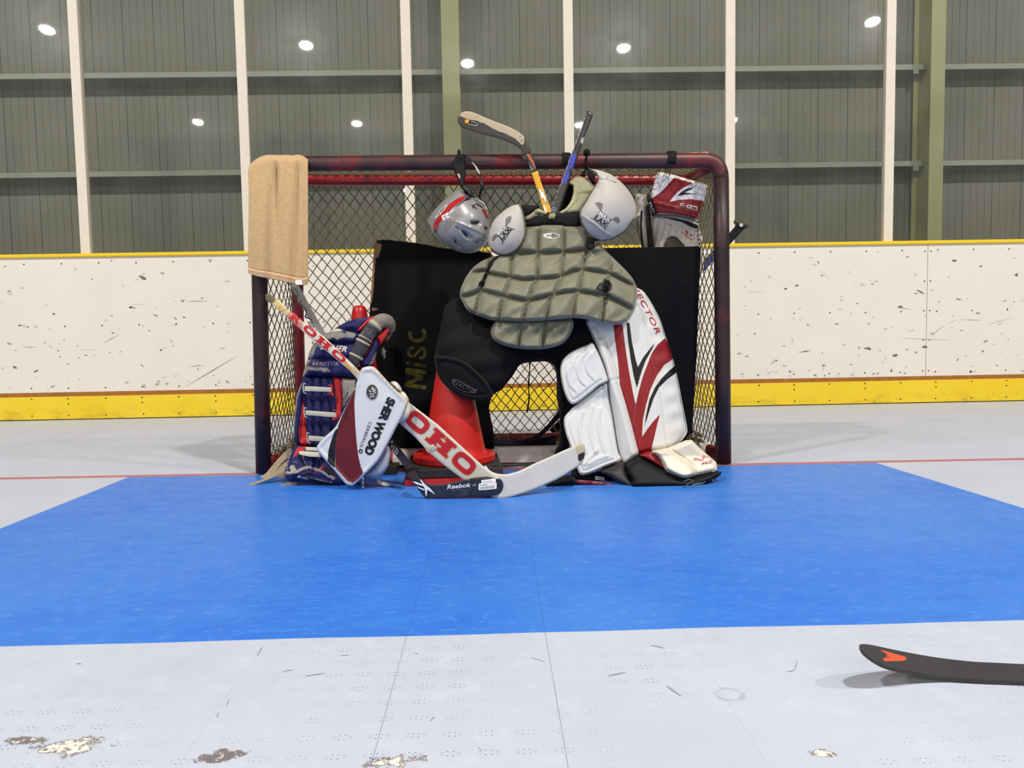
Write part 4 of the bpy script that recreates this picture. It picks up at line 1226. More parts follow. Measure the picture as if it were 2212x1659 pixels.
def lax(Z_, sf, box, LAXo, LAXe, lh_, MAXo, MAXe, mh, heads, tails):
    ps = []
    for i in range(4): ps.append(Z_(*bar(box[i], box[(i + 1) % 4], 9)))
    for t_ in tails: ps += [Z_(*bar(t_[i], t_[i + 1], t_[2 + len(t_) - 2 - 0] if False else 8)) for i in range(len(t_) - 1)]
    decal('cap_print', ps, sf, 'cap_print', chest, .0014, 2.5)
    for h in heads: decal('cap_print', [Z_(*h)], sf, 'cap_print_head', chest, .0012, 2.5, True)
    decal('cap_print', [Z_(*spline([tuple(p) for p in h], True)[list(range(len(h) * 6)) + [0]]) for h in []], sf, 'cap_print', chest) if False else None
    lettering('cap_lettering', 'LAX', Z_(LAXo)[0], Z_(LAXe)[0], lh_, sf, 'cap_print_dark', chest, .03, eps=.0016)
    lettering('cap_lettering', 'MAX', Z_(MAXo)[0], Z_(MAXe)[0], mh, sf, mat('cap_print_light', (226, 222, 218), 0.6), chest, .03, eps=.0018)


def ring(h, w=9):
    h = spline(h); return [bar(h[i], h[(i + 1) % len(h)], w) for i in range(len(h))]


hR = [((1100, 745), (1130, 730), (1185, 735), (1220, 760), (1215, 810), (1195, 865), (1170, 845), (1140, 800)), ((1390, 1005), (1445, 965), (1480, 985), (1500, 1025), (1500, 1055), (1470, 1070), (1430, 1045))]
lax(zJ, sfr, [(1185, 870), (1355, 1010), (1265, 1165), (1060, 1000)], (1083, 1005), (1265, 1142), 11.5, (1150, 925), (1322, 1050), 8.0, hR,
    [[(1195, 880), (1190, 855)], [(1355, 1010), (1395, 1005)], [(1265, 1160), (1262, 1205)], [(1070, 1000), (1003, 985)], [(1180, 905), (1300, 1000)], [(1270, 970), (1360, 1020)]])
capL = zC((1212, 982), (1232, 1020), (1250, 1090), (1266, 1180), (1266, 1260), (1242, 1340), (1190, 1412), (1120, 1457), (1050, 1472), (980, 1456), (930, 1412), (905, 1350), (905, 1280), (930, 1190), (970, 1120), (1030, 1060), (1100, 1010), (1160, 984))
pipeL = zC((1205, 982), (1230, 1030), (1245, 1090), (1260, 1180), (1260, 1260), (1238, 1335), (1188, 1405), (1118, 1450), (1050, 1466), (982, 1450), (932, 1405))
o, sfl = pad('shoulder_cap', capL, lambda U, V: -.165 - .0004 * (U - 1095), 'cap_white', chest, thick=.055, mode='dome', power=.55, back=.03, step=3.2,
             extra=lambda U, V, sd: .004 * np.exp(-(sd / 2.6) ** 2), regions={'e_pipe': [('line', spline(pipeL, False), 2.8)], 'e_fold': [('line', [(0, 0), (1, 0)], .1)]})
hL = [((1075, 1175), (1070, 1130), (1085, 1105), (1115, 1092), (1128, 1105), (1118, 1140), (1098, 1165)), ((945, 1330), (950, 1285), (975, 1265), (1008, 1270), (990, 1290), (975, 1305))]
lax(zC, sfl, [(1062, 1185), (1130, 1215), (1045, 1335), (1003, 1280)], (1038, 1322), (1132, 1222), 11, (1012, 1278), (1085, 1195), 7, hL,
    [[(1075, 1190), (1082, 1165)], [(1003, 1280), (990, 1275)], [(1045, 1325), (1037, 1362)], [(1120, 1212), (1155, 1218)], [(1015, 1275), (1075, 1200)]])
# cap hanger straps looped to the crossbar
pad('hanger_strap', zJ((985, 175), (1040, 225), (1090, 265), (1098, 330), (1080, 400), (1068, 450), (1030, 390), (985, 330), (965, 260)), -.10, 'black_web', chest, thick=.004, R=3, back=.01, step=3, smooth=False)
pad('hanger_strap', zJ((945, 165), (975, 168), (945, 250), (935, 325), (900, 318), (858, 298), (885, 250), (920, 200)), -.05, 'black_web', chest, thick=.004, R=3, back=.01, step=3, smooth=False)
pad('hanger_strap', zJ((940, -60), (975, -60), (972, 40), (985, 180), (940, 180), (935, 60)), -.042, 'black_web', chest, thick=.006, R=3, back=.005, step=3)
p = P(1267.5, 330, -.02); mb = MB(); mb.lathe([(.004, -.02), (.010, -.015), (.014, -.002), (.013, .008), (.006, .014)], tuple(p), 16); mb.done('strap_knot', MATS['black_web'], chest)

# ------------------------------------------------------------------ goalie pants
mat('pants_black', (13, 13, 15), 0.8, 0.14, var=0.15, vscale=8, bump=0.35, bscale=24, sheen=0.08)
mat('pants_cordura', (27, 25, 26), 0.85, 0.12, var=0.12, vscale=6, bump=0.25, bscale=200)
mat('reactor_print', (112, 112, 110), 0.5)
pants = thing('goalie_pants', 'black padded goalie pants with a REACTOR print draped over the red cone', 'goalie pants', tuple(P(1080, 860, -.15)))
thigh = zD((232, 690), (262, 676), (300, 690), (322, 715), (340, 750), (400, 815), (480, 850), (580, 880), (645, 900), (740, 1000), (860, 1180), (800, 1340), (700, 1470), (620, 1530), (540, 1560), (400, 1500), (200, 1400), (100, 1300), (76, 1205), (100, 1080), (140, 900), (170, 760))
o, sft = pad('thigh_guard', thigh, lambda U, V: lerp(V, 640, 850, -.10, -.17), 'pants_cordura', pants, thick=.10, mode='dome', power=.5, back=.05, step=5,
             extra=lambda U, V, sd: .004 * np.sin(V * .12 + U * .02) * np.clip(sd / 12, 0, 1))
hip = [(980, 690), (1080, 650), (1200, 640), (1300, 650), (1330, 690), (1310, 740), (1285, 790), (1240, 830), (1218, 870), (1208, 866), (1204, 850), (1202, 815), (1198, 795), (1190, 786), (1176, 781), (1145, 783), (1124, 788), (1108, 806), (1095, 826), (1085, 841), (1072, 848), (1058, 858), (1030, 862), (990, 840), (960, 780)]
pad('pants_shell', hip, lambda U, V: lerp(V, 640, 850, -.08, -.13), 'pants_black', pants, thick=.06, mode='round', R=30, back=.05, step=6)
pad('pants_shell', zO((1035, 240), (1100, 250), (1130, 400), (1160, 600), (1195, 690), (1150, 790), (1125, 830), (1140, 950), (1185, 1150), (1180, 1190), (1035, 1262), (1036, 1200), (1075, 1130), (1085, 1000), (1082, 820), (1062, 690), (1048, 560), (1052, 420)), -.12, 'pants_black', pants, thick=.03, R=12, back=.05, step=5)
knee = zD((78, 1198), (140, 1198), (220, 1208), (300, 1228), (380, 1270), (450, 1330), (520, 1400), (580, 1480), (605, 1545), (560, 1590), (455, 1598), (350, 1582), (250, 1532), (170, 1460), (112, 1385), (84, 1290))
o, sfk = pad('knee_flap', knee, lambda U, V: lerp(V, 765, 865, -.255, -.235), 'pants_black', pants, thick=.03, R=30, back=.10, step=3.5,
             extra=lambda U, V, sd: .008 * np.exp(-((sd - 5) / 3.5) ** 2) + .006 * np.exp(-((sd - 5) / 3.5) ** 2))
lettering('print', 'REACTOR', zD((236, 1440))[0], zD((446, 1528))[0], 8, sfk, 'reactor_print', pants, -.01, .25, 1.1, .0045, bend=-7)
decal('print', [zD(*bar(a, b, 4)) for a, b in zip([(232, 1425), (240, 1410), (275, 1412), (330, 1440), (400, 1480)], [(240, 1410), (275, 1412), (330, 1440), (400, 1480), (455, 1515)])] +
      [zD(*bar(a, b, 4)) for a, b in zip([(232, 1425), (255, 1465), (310, 1505), (370, 1522)], [(255, 1465), (310, 1505), (370, 1522), (450, 1528)])], sfk, 'reactor_print', pants, .004, 3)
# suspenders hanging below, a dark floor strip and a netting cord
pad('dark_strip', zO((255, 610), (322, 600), (300, 680), (291, 740), (308, 830), (330, 920), (350, 1050), (352, 1190), (240, 1195), (240, 1080), (248, 950), (268, 830), (280, 750), (272, 690)), lambda U, V: lerp(V, 858, 968, -.13, .03), 'black_web', pants, thick=.003, R=2, edge=.003, back=0, step=4, smooth=False)
pad('dark_strip', zO((1082, 745), (1130, 725), (1160, 760), (1080, 850), (960, 975), (870, 1062), (800, 1105), (700, 1112), (640, 1104), (760, 1062), (850, 1012), (960, 905)), lambda U, V: lerp(U, 1120, 1220, .16, -.05), 'black_web', pants, thick=.003, R=2, edge=.004, back=0, step=4, smooth=False)
pad('dark_strip', zO((235, 1120), (350, 1085), (500, 1098), (640, 1100), (760, 1112), (860, 1065), (1042, 1040), (1045, 1180), (640, 1196), (250, 1198)), .155, mat('navy_cloth', (22, 24, 40), 0.7, 0.3, spots=[((26, 40, 84), 7, 0.5, 0.7)]), pants, thick=.012, R=8, back=.02, step=5, smooth=False)  # unidentified dark strip behind the skirt, modelled as cloth
pad('dark_strip', [(1143, 778), (1147, 778), (1145, 800), (1143, 840), (1145, 860), (1140, 892), (1137, 890), (1142, 858), (1140, 830), (1143, 800)], .10, 'black_web', pants, thick=.001, R=1, edge=.003, back=0, step=3, smooth=False)  # cord of the netting, parented to the pants

# ------------------------------------------------------------------ helmet
hel = thing('hockey_helmet', 'silver hockey helmet with a red stripe hanging upside down by its black chin strap', 'helmet', tuple(P(990, 545, -.08)))
mat('helmet_silver', (146, 145, 144), 0.36, 0.5, regions=[('e_red', (176, 34, 34), 0), ('e_navy', (34, 38, 70), 0), ('e_vent', (24, 26, 30), 0), ('e_sticker', (130, 128, 124), 0), ('e_edge', (196, 190, 176), 0)], metal=0.12, coat=0.35, spots=[((140, 140, 142), 16, 0.66, 0.8)])
hm = zI((158, 1055), (175, 1000), (260, 880), (400, 738), (520, 632), (580, 600), (640, 584), (690, 600), (730, 640), (760, 680), (830, 706), (905, 762), (980, 868), (1030, 1000), (1046, 1130), (1040, 1275), (985, 1385), (900, 1462), (800, 1502), (680, 1504), (560, 1472), (430, 1410), (350, 1340), (290, 1270), (230, 1195), (185, 1110))
vents = [zI((760, 1055), (880, 1040), (900, 1060), (875, 1095), (830, 1100), (780, 1085)), zI((635, 1165), (690, 1195), (740, 1245), (720, 1275), (690, 1250), (650, 1200)), zI((530, 1300), (555, 1310), (580, 1355), (560, 1372), (540, 1345)), zI((835, 1360), (880, 1315), (890, 1325), (855, 1372)), zI((975, 1105), (1020, 1130), (1010, 1175), (965, 1160))]
vin = [zI((770, 1040), (900, 1035), (920, 1090), (870, 1130), (790, 1100)), zI((620, 1160), (700, 1180), (800, 1280), (760, 1310), (690, 1280)), zI((515, 1290), (560, 1290), (640, 1410), (570, 1430)), zI((820, 1370), (890, 1300), (940, 1330), (880, 1400)), zI((970, 1085), (1040, 1115), (1020, 1210), (950, 1180))]


def helx(U, V, sd):
    e = 0 * U
    for v in vin: e -= .011 * np.clip(sdf(U, V, spline(v)) / 4 + .2, 0, 1)
    r1 = zI((580, 1060), (700, 1110), (830, 1160), (960, 1220), (1035, 1290)); e += .006 * np.clip(1 - seg_dist(U, V, r1, False) / 4, 0, 1)
    r2 = zI((240, 1190), (300, 1100), (420, 960), (560, 850), (720, 760)); e += .005 * np.exp(-(seg_dist(U, V, r2, False) / 7) ** 2) * np.clip(sd / 6, 0, 1)
    br_ = zI((170, 1060), (280, 900), (420, 770), (560, 660), (690, 640)); e += .008 * np.exp(-(seg_dist(U, V, br_, False) / 9) ** 2) * np.clip(sd / 5, 0, 1)
    return e


o, sfh = pad('shell', hm, lambda U, V: -.075 + 0 * U, 'helmet_silver', hel, thick=.125, mode='dome', power=.5, back=.10, step=2.8, extra=helx, regions={
    'e_red': [('poly', zI((230, 1110), (280, 1020), (380, 890), (480, 790), (590, 715), (680, 682), (700, 690), (690, 730), (600, 790), (500, 870), (400, 990), (320, 1090), (262, 1200), (240, 1170)))],
    'e_navy': [('poly', zI((262, 1200), (320, 1090), (330, 1100), (300, 1160), (275, 1230))), ('poly', zI((690, 735), (720, 690), (770, 720), (760, 745), (700, 755), (640, 790), (560, 850), (540, 850), (610, 790))), ('poly', zI((268, 990), (300, 930), (370, 860), (440, 805), (430, 830), (380, 880), (330, 935), (290, 990)))],
    'e_vent': [('poly', v) for v in vents] + [('poly', zI((930, 880), (985, 890), (1010, 950), (1000, 960), (960, 930)))], 'e_sticker': [('poly', zI((370, 1150), (540, 900), (640, 965), (550, 1070), (420, 1215)))],
    'e_edge': [('line', zI((200, 1140), (250, 1230), (330, 1330)), 1.4)]})
mat('white_print', (236, 234, 228), 0.5); mat('black_print', (20, 20, 22), 0.5)
lettering('number', '23', zI((455, 915))[0], zI((345, 975))[0], 12, sfh, 'white_print', hel, .04, .1, eps=.002)
lettering('letters', 'IS', zI((550, 1130))[0], zI((600, 1165))[0], 4.5, sfh, 'black_print', hel, .02)
decal('letters', [zI(*bar(a, b, 14)) for a, b in [((790, 810), (860, 870)), ((840, 800), (800, 860)), ((850, 785), (960, 870)), ((880, 800), (870, 830)), ((930, 830), (950, 870))]], sfh, 'black_print', hel, .0015, 2.5)
decal('maker_mark', [zI(*bar(a, b, 7)) for a, b in [((268, 998), (320, 915)), ((320, 915), (438, 805)), ((438, 805), (400, 880)), ((400, 880), (270, 1000)), ((330, 900), (350, 960))]], sfh, 'white_print', hel, .0016, 2.5)
# ear bar, wire and straps
red_ = mat('helmet_red', (170, 30, 30), 0.4)
mb = MB(); a = [P(*p, -.12 - .02 * k / 5) for k, p in enumerate(zI((800, 690), (870, 730), (960, 795), (1000, 870), (1025, 960)))]; mb.tube(spline(a, False, 5) if False else a, .0035, 8); mb.done('cage_wire', mat('chrome', (190, 188, 182), 0.2, 0.5, metal=1.0), hel)
pad('red_trim', zI((940, 880), (985, 890), (1020, 960), (1030, 1020), (1000, 990), (960, 930)), lambda U, V: sfh(U, V) - .002, red_, hel, thick=.002, R=2, edge=.001, back=0, step=3)
pad('ear_strap', zI((680, 515), (720, 545), (780, 600), (805, 660), (790, 715), (745, 690), (700, 640), (650, 590), (655, 540)), -.13, 'black_plastic', hel, thick=.010, R=5, back=.01, step=3)
pad('red_clip', zI((680, 610), (700, 612), (735, 655), (720, 668), (690, 640)), -.145, red_, hel, thick=.003, R=3, back=.003, step=3)
pad('chin_cup', zI((600, 95), (650, 85), (685, 92), (700, 160), (702, 300), (695, 420), (685, 520), (655, 580), (620, 530), (580, 440), (540, 330), (515, 270), (520, 200), (555, 140)), lambda U, V: -.048 - .05 * np.clip((V - 355) / 50, 0, 1), 'black_web', hel, thick=.010, R=8, back=.006, step=3,
    extra=None)
decal('strap_patch', [zI((580, 368), (605, 362), (628, 400), (622, 445), (600, 420))], Surf(np.array([990., 995, 985, 990, 992, 991]), np.array([380., 385, 375, 390, 382, 380]), np.full(6, -.088)), mat('patch_light', (200, 160, 150), 0.6), hel, .001, 3)
pts = [P(*p, y) for p, y in zip(zI((655, 95), (715, 125), (790, 190), (850, 260), (890, 350), (915, 430), (935, 500), (940, 545)), (-.01, -.044, -.052, -.056, -.06, -.065, -.07, -.075))]
ribbon('chin_strap', pts, [.008, .008, .008, .008, .010, .010, .011, .012], .0025, 'black_plastic', hel, up=(.85, -.5, .4))
pts = [P(*p, y) for p, y in zip(zI((790, 200), (840, 255), (880, 325), (905, 370)), (-.056, -.060, -.064, -.068))]
ribbon('strap_edge', pts, [.002, .005, .008, .003], .002, mat('strap_grey', (206, 202, 190), 0.6), hel, up=(.85, -.5, .4))
pad('strap_tip', zI((915, 530), (962, 530), (965, 580), (945, 610), (930, 640), (915, 695), (895, 705), (888, 680), (900, 620)), -.078, 'black_web', hel, thick=.005, R=3, back=.005, step=3)
mb = MB(); mb.tube([(P(992, 340, 0)[0] + .022 * s_, -.05 * math.cos(a), P(992, 352, 0)[2] + .046 * math.sin(a)) for s_ in (0,) for a in np.linspace(.2, 3.3, 12)], .006, 8); mb.done('strap_loop', MATS['black_web'], hel)

# ------------------------------------------------------------------ white and red goalie leg pad (right)
mat('red_leather', (150, 32, 38), 0.45, 0.45, var=0.05, vscale=9)
mat('pad_white', (208, 207, 204), 0.55, 0.28, regions=[('e_red', (134, 24, 30), 0), ('e_black', (12, 12, 15), 0), ('e_seam', (150, 146, 134), 0), ('e_ivory', (212, 204, 178), 0)], var=0.03, vscale=6, bump=0.06, bscale=40, spots=[((198, 192, 180), 6, 0.6, 0.85)])
mat('pad_black', (15, 15, 19), 0.6, 0.25, var=0.1, bump=0.08, bscale=40)
mat('pad_print', (172, 50, 54), 0.5)
mat('pad_print_faded', (196, 122, 112), 0.5)
lp = thing('goalie_leg_pad', 'white goalie leg pad with red and black V stripes standing right of centre', 'leg pad', tuple(G(1420, 1050, 0)))
bR = lambda U, V: lerp(V, 610, 1020, -.085, -.285)
shell = zE((560, 60), (640, 60), (676, 74), (722, 98), (770, 160), (810, 230), (850, 310), (890, 432), (920, 520), (946, 605), (970, 700), (992, 800), (1016, 930), (1040, 1050), (1054, 1140), (1032, 1190), (990, 1232), (912, 1277), (845, 1292), (778, 1304), (690, 1332), (640, 1370), (592, 1399), (558, 1372), (536, 1300), (518, 1200), (495, 1030), (464, 850), (430, 680), (390, 570), (350, 470), (310, 380), (290, 325), (340, 230), (450, 120))
lnL = zE((355, 360), (410, 440), (470, 560), (528, 740), (552, 830), (600, 960), (640, 1110), (680, 1270), (700, 1330))
lnR = zE((680, 210), (720, 290), (770, 520), (838, 800), (868, 960), (880, 1080), (905, 1270))


def shx(U, V, sd):
    e = -.012 * np.exp(-(seg_dist(U, V, spline(lnL, False), False) / 3.0) ** 2) - .007 * np.exp(-(seg_dist(U, V, spline(lnR, False), False) / 2.5) ** 2)
    # inner edge roll stands proud, outer edge falls away
    pl = spline(lnL, False); xl = np.interp(V, pl[:, 1], pl[:, 0]); xr = np.interp(V, *np.array(spline(lnR, False)).T[::-1])
    e += .022 * np.clip(1 - np.abs(U - (xl - 14)) / 22, 0, 1) * np.clip(sd / 8, 0, 1)
    e -= .060 * np.clip((U - xr) / 60, 0, 1.1) ** 1.3
    e += .012 * np.clip((U - xl) / 40, 0, 1) * np.clip((xr + 6 - U) / 40, 0, 1)
    e += .003 * np.sin(V * .16 + U * .05) * np.clip((U - xr) / 20, 0, 1)
    e -= .005 * np.exp(-(seg_dist(U, V, zE((452, 775), (545, 750)), False) / 2) ** 2)
    return e


redV = [('poly', zE((500, 352), (570, 348), (588, 500), (615, 680), (648, 860), (668, 952), (690, 850), (720, 740), (758, 640), (785, 570), (830, 500), (890, 448), (930, 520), (950, 605), (880, 652), (820, 742), (776, 840), (746, 950), (722, 1060), (715, 1190), (760, 1122), (800, 1072), (852, 1016), (830, 1090), (810, 1180), (780, 1300), (735, 1316), (700, 1335), (680, 1270), (640, 1110), (595, 950), (550, 800), (535, 620), (515, 480)))]
blk = [('poly', zE((598, 335), (622, 335), (640, 480), (670, 620), (685, 668), (720, 600), (770, 535), (825, 466), (786, 542), (742, 620), (712, 700), (692, 780), (676, 826), (654, 740), (628, 600), (608, 450))), ('poly', zE((975, 648), (978, 705), (900, 762), (842, 820), (802, 900), (772, 990), (730, 1130), (744, 1030), (770, 910), (810, 822), (860, 752), (920, 690)))]
ivory = [('line', zE((586, 340), (600, 480), (628, 640), (668, 905)), .9), ('line', zE((672, 850), (700, 745), (740, 640), (782, 552)), .8), ('line', zE((955, 618), (880, 668), (826, 752)), 1.2), ('line', zE((826, 745), (782, 842), (752, 950), (728, 1060), (720, 1160)), 1.2)]
sm = [('line', zE((648, 1112), (660, 1020), (668, 955)), .5), ('line', lnR, .45), ('line', zE((660, 235), (700, 280), (730, 340)), .4), ('line', zE((452, 777), (545, 752)), .5), ('line', zE((760, 535), (800, 545)), .3)]
o, sfp = pad('main_shell', shell, bR, 'pad_white', lp, thick=.045, R=13, back=.06, step=2.8, extra=shx, regions={'e_red': redV, 'e_black': blk, 'e_seam': sm, 'e_ivory': ivory})
lettering('pad_lettering', 'VECTOR', zE((640, 72))[0], zE((822, 425))[0], 11, sfp, 'pad_print', lp, .012, .2, 1.15, bend=6)
# knee wing and calf wing on the inner side
mat('wing_white', (204, 205, 206), 0.48, 0.42, regions=[('e_bind', (176, 168, 148), 0)], var=0.03, vscale=6, bump=0.05, bscale=40, spots=[((196, 192, 184), 7, 0.62, 0.85)])
k1 = zE((346, 488), (300, 502), (250, 520), (200, 545), (160, 572), (125, 610), (108, 650), (106, 720), (124, 820), (148, 890), (172, 930), (195, 945), (230, 935), (280, 900), (330, 860), (395, 808), (452, 778), (462, 760), (440, 690), (418, 630), (390, 565))
ar = [zE((290, 545), (240, 600), (218, 660), (222, 720), (250, 780), (285, 810)), zE((180, 640), (152, 690), (150, 750), (170, 810), (212, 852)), zE((355, 530), (300, 590), (284, 650), (300, 710), (350, 768))]
def k1x(U, V, sd):
    e = .003 * np.exp(-((sd - 3.5) / 2.6) ** 2) - .005 * np.exp(-((sd - 8.5) / 2.6) ** 2)
    for a in ar:
        s_ = spline(a, False); d = seg_dist(U, V, s_, False); side = U - np.interp(V, s_[:, 1], s_[:, 0])
        e += .007 * np.exp(-d / 8) * np.clip(side / 3.5, 0, 1) - .002 * np.exp(-(d / 2.6) ** 2)
    return e * np.clip(sd / 3, 0, 1)
pad('knee_wing', k1, lambda U, V: bR(U, V) - .045, 'wing_white', lp, thick=.024, R=11, back=.03, step=2.6, extra=k1x, regions={'e_bind': [('line', spline(k1[:18], False), 1.6)]})
k2 = zE((232, 936), (180, 985), (142, 1028), (131, 1060), (133, 1110), (150, 1180), (180, 1260), (208, 1360), (232, 1430), (252, 1466), (285, 1473), (340, 1456), (440, 1411), (552, 1364), (536, 1300), (518, 1200), (495, 1030), (468, 870), (455, 782), (400, 806), (330, 860), (280, 900))
rg_ = [zE((268, 1000), (250, 1100), (262, 1200), (290, 1300)), zE((340, 960), (325, 1080), (340, 1200), (370, 1300)), zE((398, 980), (390, 1080), (405, 1190), (440, 1300)), zE((285, 1390), (330, 1340), (380, 1285)), zE((320, 1390), (390, 1350), (455, 1330))]
def k2x(U, V, sd):
    e = .003 * np.exp(-((sd - 3.5) / 2.6) ** 2) - .005 * np.exp(-((sd - 8.5) / 2.6) ** 2)
    for a in rg_: e += .006 * np.exp(-(seg_dist(U, V, spline(a, False), False) / 4) ** 2)
    for a in (zE((420, 800), (440, 1000), (480, 1200), (510, 1340)), zE((455, 800), (478, 1000), (505, 1180), (530, 1300))): e -= .005 * np.exp(-(seg_dist(U, V, a, False) / 1.6) ** 2)
    return e * np.clip(sd / 3, 0, 1)
pad('calf_wing', k2, lambda U, V: lerp(V, 860, 1020, -.215, -.33), 'wing_white', lp, thick=.024, R=11, back=.03, step=2.6, extra=k2x, regions={'e_bind': [('line', spline(k2[:14], False), 1.6)]})
# boot
bB = lambda U, V: lerp(V, 985, 1052, -.33, -.415)
mat('boot_white', (220, 211, 192), 0.45, 0.45, var=0.03, regions=[('e_red', (158, 34, 38), 0)], bump=0.05, bscale=40)
toe = zP((1255, 300), (1330, 288), (1440, 268), (1475, 262), (1560, 228), (1640, 195), (1725, 168), (1760, 190), (1830, 260), (1900, 320), (1960, 375), (2020, 425), (2035, 450), (2030, 530), (1920, 560), (1790, 590), (1690, 622), (1620, 620), (1540, 590), (1470, 555), (1420, 520), (1400, 470), (1350, 390), (1300, 335))
tl_ = zP((1470, 275), (1560, 330), (1650, 390), (1730, 450), (1780, 510), (1790, 580))
def toex(U, V, sd):
    d = seg_dist(U, V, spline(tl_, False), False); ps = spline(tl_, False); side = V - np.interp(U, ps[:, 0], ps[:, 1])
    return (-.012 * np.exp(-(d / 2.2) ** 2) + .022 * np.clip(np.where(side > 0, d / 10, -.3), -.3, 1)) * np.clip(sd / 5, 0, 1)
o, sft_ = pad('boot_toe', toe, bB, 'boot_white', lp, thick=.04, R=10, back=.06, step=2.8, extra=toex, regions={'e_red': [('poly', [(0, 0), (1, 0), (0, 1)])]})
lettering('boot_lettering', 'PRO', zP((1862, 472))[0], zP((1985, 440))[0], 6.0, sft_, 'pad_print', lp, .02, .2, 1.1)
decal('boot_emblem', [zP((1755, 385), (1800, 380), (1850, 400), (1885, 405), (1870, 415), (1830, 415), (1800, 408), (1770, 415)), zP((1858, 352), (1895, 348), (1905, 375), (1870, 402), (1862, 380)), zP((1895, 372), (1938, 360), (1938, 366), (1898, 380))], sft_, 'pad_print_faded', lp, .0015, 3)
pad('boot_stripe', zP((1108, 352), (1130, 338), (1245, 300), (1300, 335), (1350, 390), (1400, 470), (1422, 522), (1350, 490), (1240, 430), (1150, 382)), lambda U, V: bB(U, V) + .01, mat('boot_red', (138, 24, 30), 0.45, 0.45), lp, thick=.04, R=9, back=.06, step=3)
pad('boot_shell', zP((940, 468), (985, 438), (1040, 395), (1108, 352), (1150, 378), (1240, 428), (1350, 488), (1424, 522), (1540, 590), (1620, 622), (1690, 626), (1790, 592), (1920, 562), (2030, 530), (2060, 548), (2098, 548), (2085, 585), (2010, 640), (1990, 660), (1900, 700), (1800, 730), (1700, 740), (1500, 740), (1300, 738), (1100, 742), (1000, 730), (1020, 650), (960, 560)), lambda U, V: bB(U, V) + .012, 'pad_black', lp, thick=.045, R=14, back=.16, step=4, smooth=False)
pad('boot_arch', zP((640, 545), (760, 490), (890, 425), (945, 470), (975, 560), (1030, 660), (1120, 720), (1180, 738), (1000, 740), (900, 700), (800, 640), (700, 580)), lambda U, V: bB(U, V) + .03, mat('rubber_grey', (42, 40, 42), 0.5, 0.35, var=.15), lp, thick=.035, R=14, back=.1, step=4)
pad('calf_lining', zP((300, 540), (360, 500), (440, 590), (640, 545), (900, 420), (920, 500), (760, 600), (1000, 735), (900, 715), (360, 640), (300, 600)), lambda U, V: lerp(V, 1000, 1050, -.24, -.29), 'pad_black', lp, thick=.02, R=8, back=.05, step=4, smooth=False)
o, s_ = pad('size_label', zP((585, 598), (690, 615), (694, 655), (582, 640)), -.318, 'label_white', lp, thick=0, edge=.001, back=0, step=3, smooth=False)
decal('barcode', [zP(*bar((596 + k * 10, 608 + k * 1.7), (594 + k * 10, 636 + k * 1.7), 5)) for k in range(9)], s_, 'black_print', lp, .001, 3)
pad('sole_strip', zP((355, 640), (640, 665), (800, 690), (900, 712), (980, 730), (1000, 742), (780, 735), (560, 715), (360, 695)), -.36, mat('sole_red', (112, 26, 32), 0.5), lp, thick=.006, R=3, edge=.02, back=0, step=4, smooth=False)
pad('toe_strap', zP((-10, 690), (60, 660), (150, 630), (300, 600), (360, 640), (365, 690), (330, 710), (150, 722), (0, 740)), -.37, 'pad_black', lp, thick=.03, R=10, back=.08, step=4,
    extra=lambda U, V, sd: .006 * np.sin(U * .4) * np.clip(sd / 4, 0, 1))
mb = MB()
for a in (((1640, 665), (1700, 640), (1760, 655), (1700, 690), (1640, 740)), ((1720, 718), (1800, 700), (1860, 690), (1900, 665)), ((1740, 700), (1850, 680)), ((1980, 640), (2000, 655), (1995, 670))):
    q = zP(*a); mb.tube([P(x, y, -.475) for x, y in q], .0018, 6)
mb.done('toe_lace', mat('lace_grey', (104, 104, 108), 0.6), lp)

# ------------------------------------------------------------------ blue and red goalie leg pad (left)
DIRT = [((150, 146, 138), 7, 0.57, 0.68), ((166, 160, 150), 22, 0.66, 0.74)]
mat('pad_blue', (33, 34, 86), 0.7, 0.25, var=0.15, vscale=7, spots=[((104, 102, 116), 5, 0.60, 0.76), ((150, 146, 138), 26, 0.70, 0.76)], bump=0.2, bscale=60, regions=[('e_cream', (196, 186, 168), 2, 60), ('e_dirt', (128, 124, 118), 24, 38)])
mat('shin_blue', (31, 33, 82), 0.7, 0.25, var=0.12, vscale=7, bump=0.15, bscale=60, spots=[((90, 92, 120), 30, 0.72, 0.8)], regions=[('e_red', (182, 44, 48), 0), ('e_scuff', (138, 134, 128), 5, 60), ('e_mark', (28, 28, 34), 1, 80), ('e_fray', (176, 168, 152), 3, 70)])
mat('pad_red', (190, 48, 50), 0.65, 0.3, var=0.1, vscale=10, spots=[((150, 70, 66), 12, 0.62, 0.75)])
mat('tape_grey', (132, 126, 116), 0.9, 0.15, var=0.22, vscale=40, bump=0.7, bscale=160)
mat('tape_dark', (62, 62, 74), 0.8, 0.2, var=0.3, vscale=24, bump=0.4, bscale=120, spots=[((128, 124, 118), 26, 0.55, 0.7)])
mat('tape_band', (176, 166, 146), 0.75, 0.25, var=0.12, vscale=40, bump=0.2, bscale=200)
bp_ = thing('goalie_leg_pad', 'battered blue and red goalie leg pad with grey taped roll standing by the left post', 'leg pad', tuple(G(690, 1050, 0)))
bL = lambda U, V: lerp(V, 680, 1040, -.085, -.215)
th = zL((1525, 262), (1460, 262), (1400, 268), (1250, 295), (1100, 350), (960, 430), (800, 520), (700, 575), (630, 650), (560, 740), (512, 840), (490, 940), (455, 1040), (425, 1140), (408, 1215), (430, 1240), (600, 1235), (900, 1245), (1100, 1250), (1290, 1250), (1340, 1100), (1320, 900), (1330, 700), (1370, 480))
gv = [zL((800, 470), (960, 450), (1150, 480), (1360, 500)), zL((640, 660), (800, 690), (1000, 700), (1300, 695)), zL((480, 940), (700, 955), (950, 950), (1200, 960))]
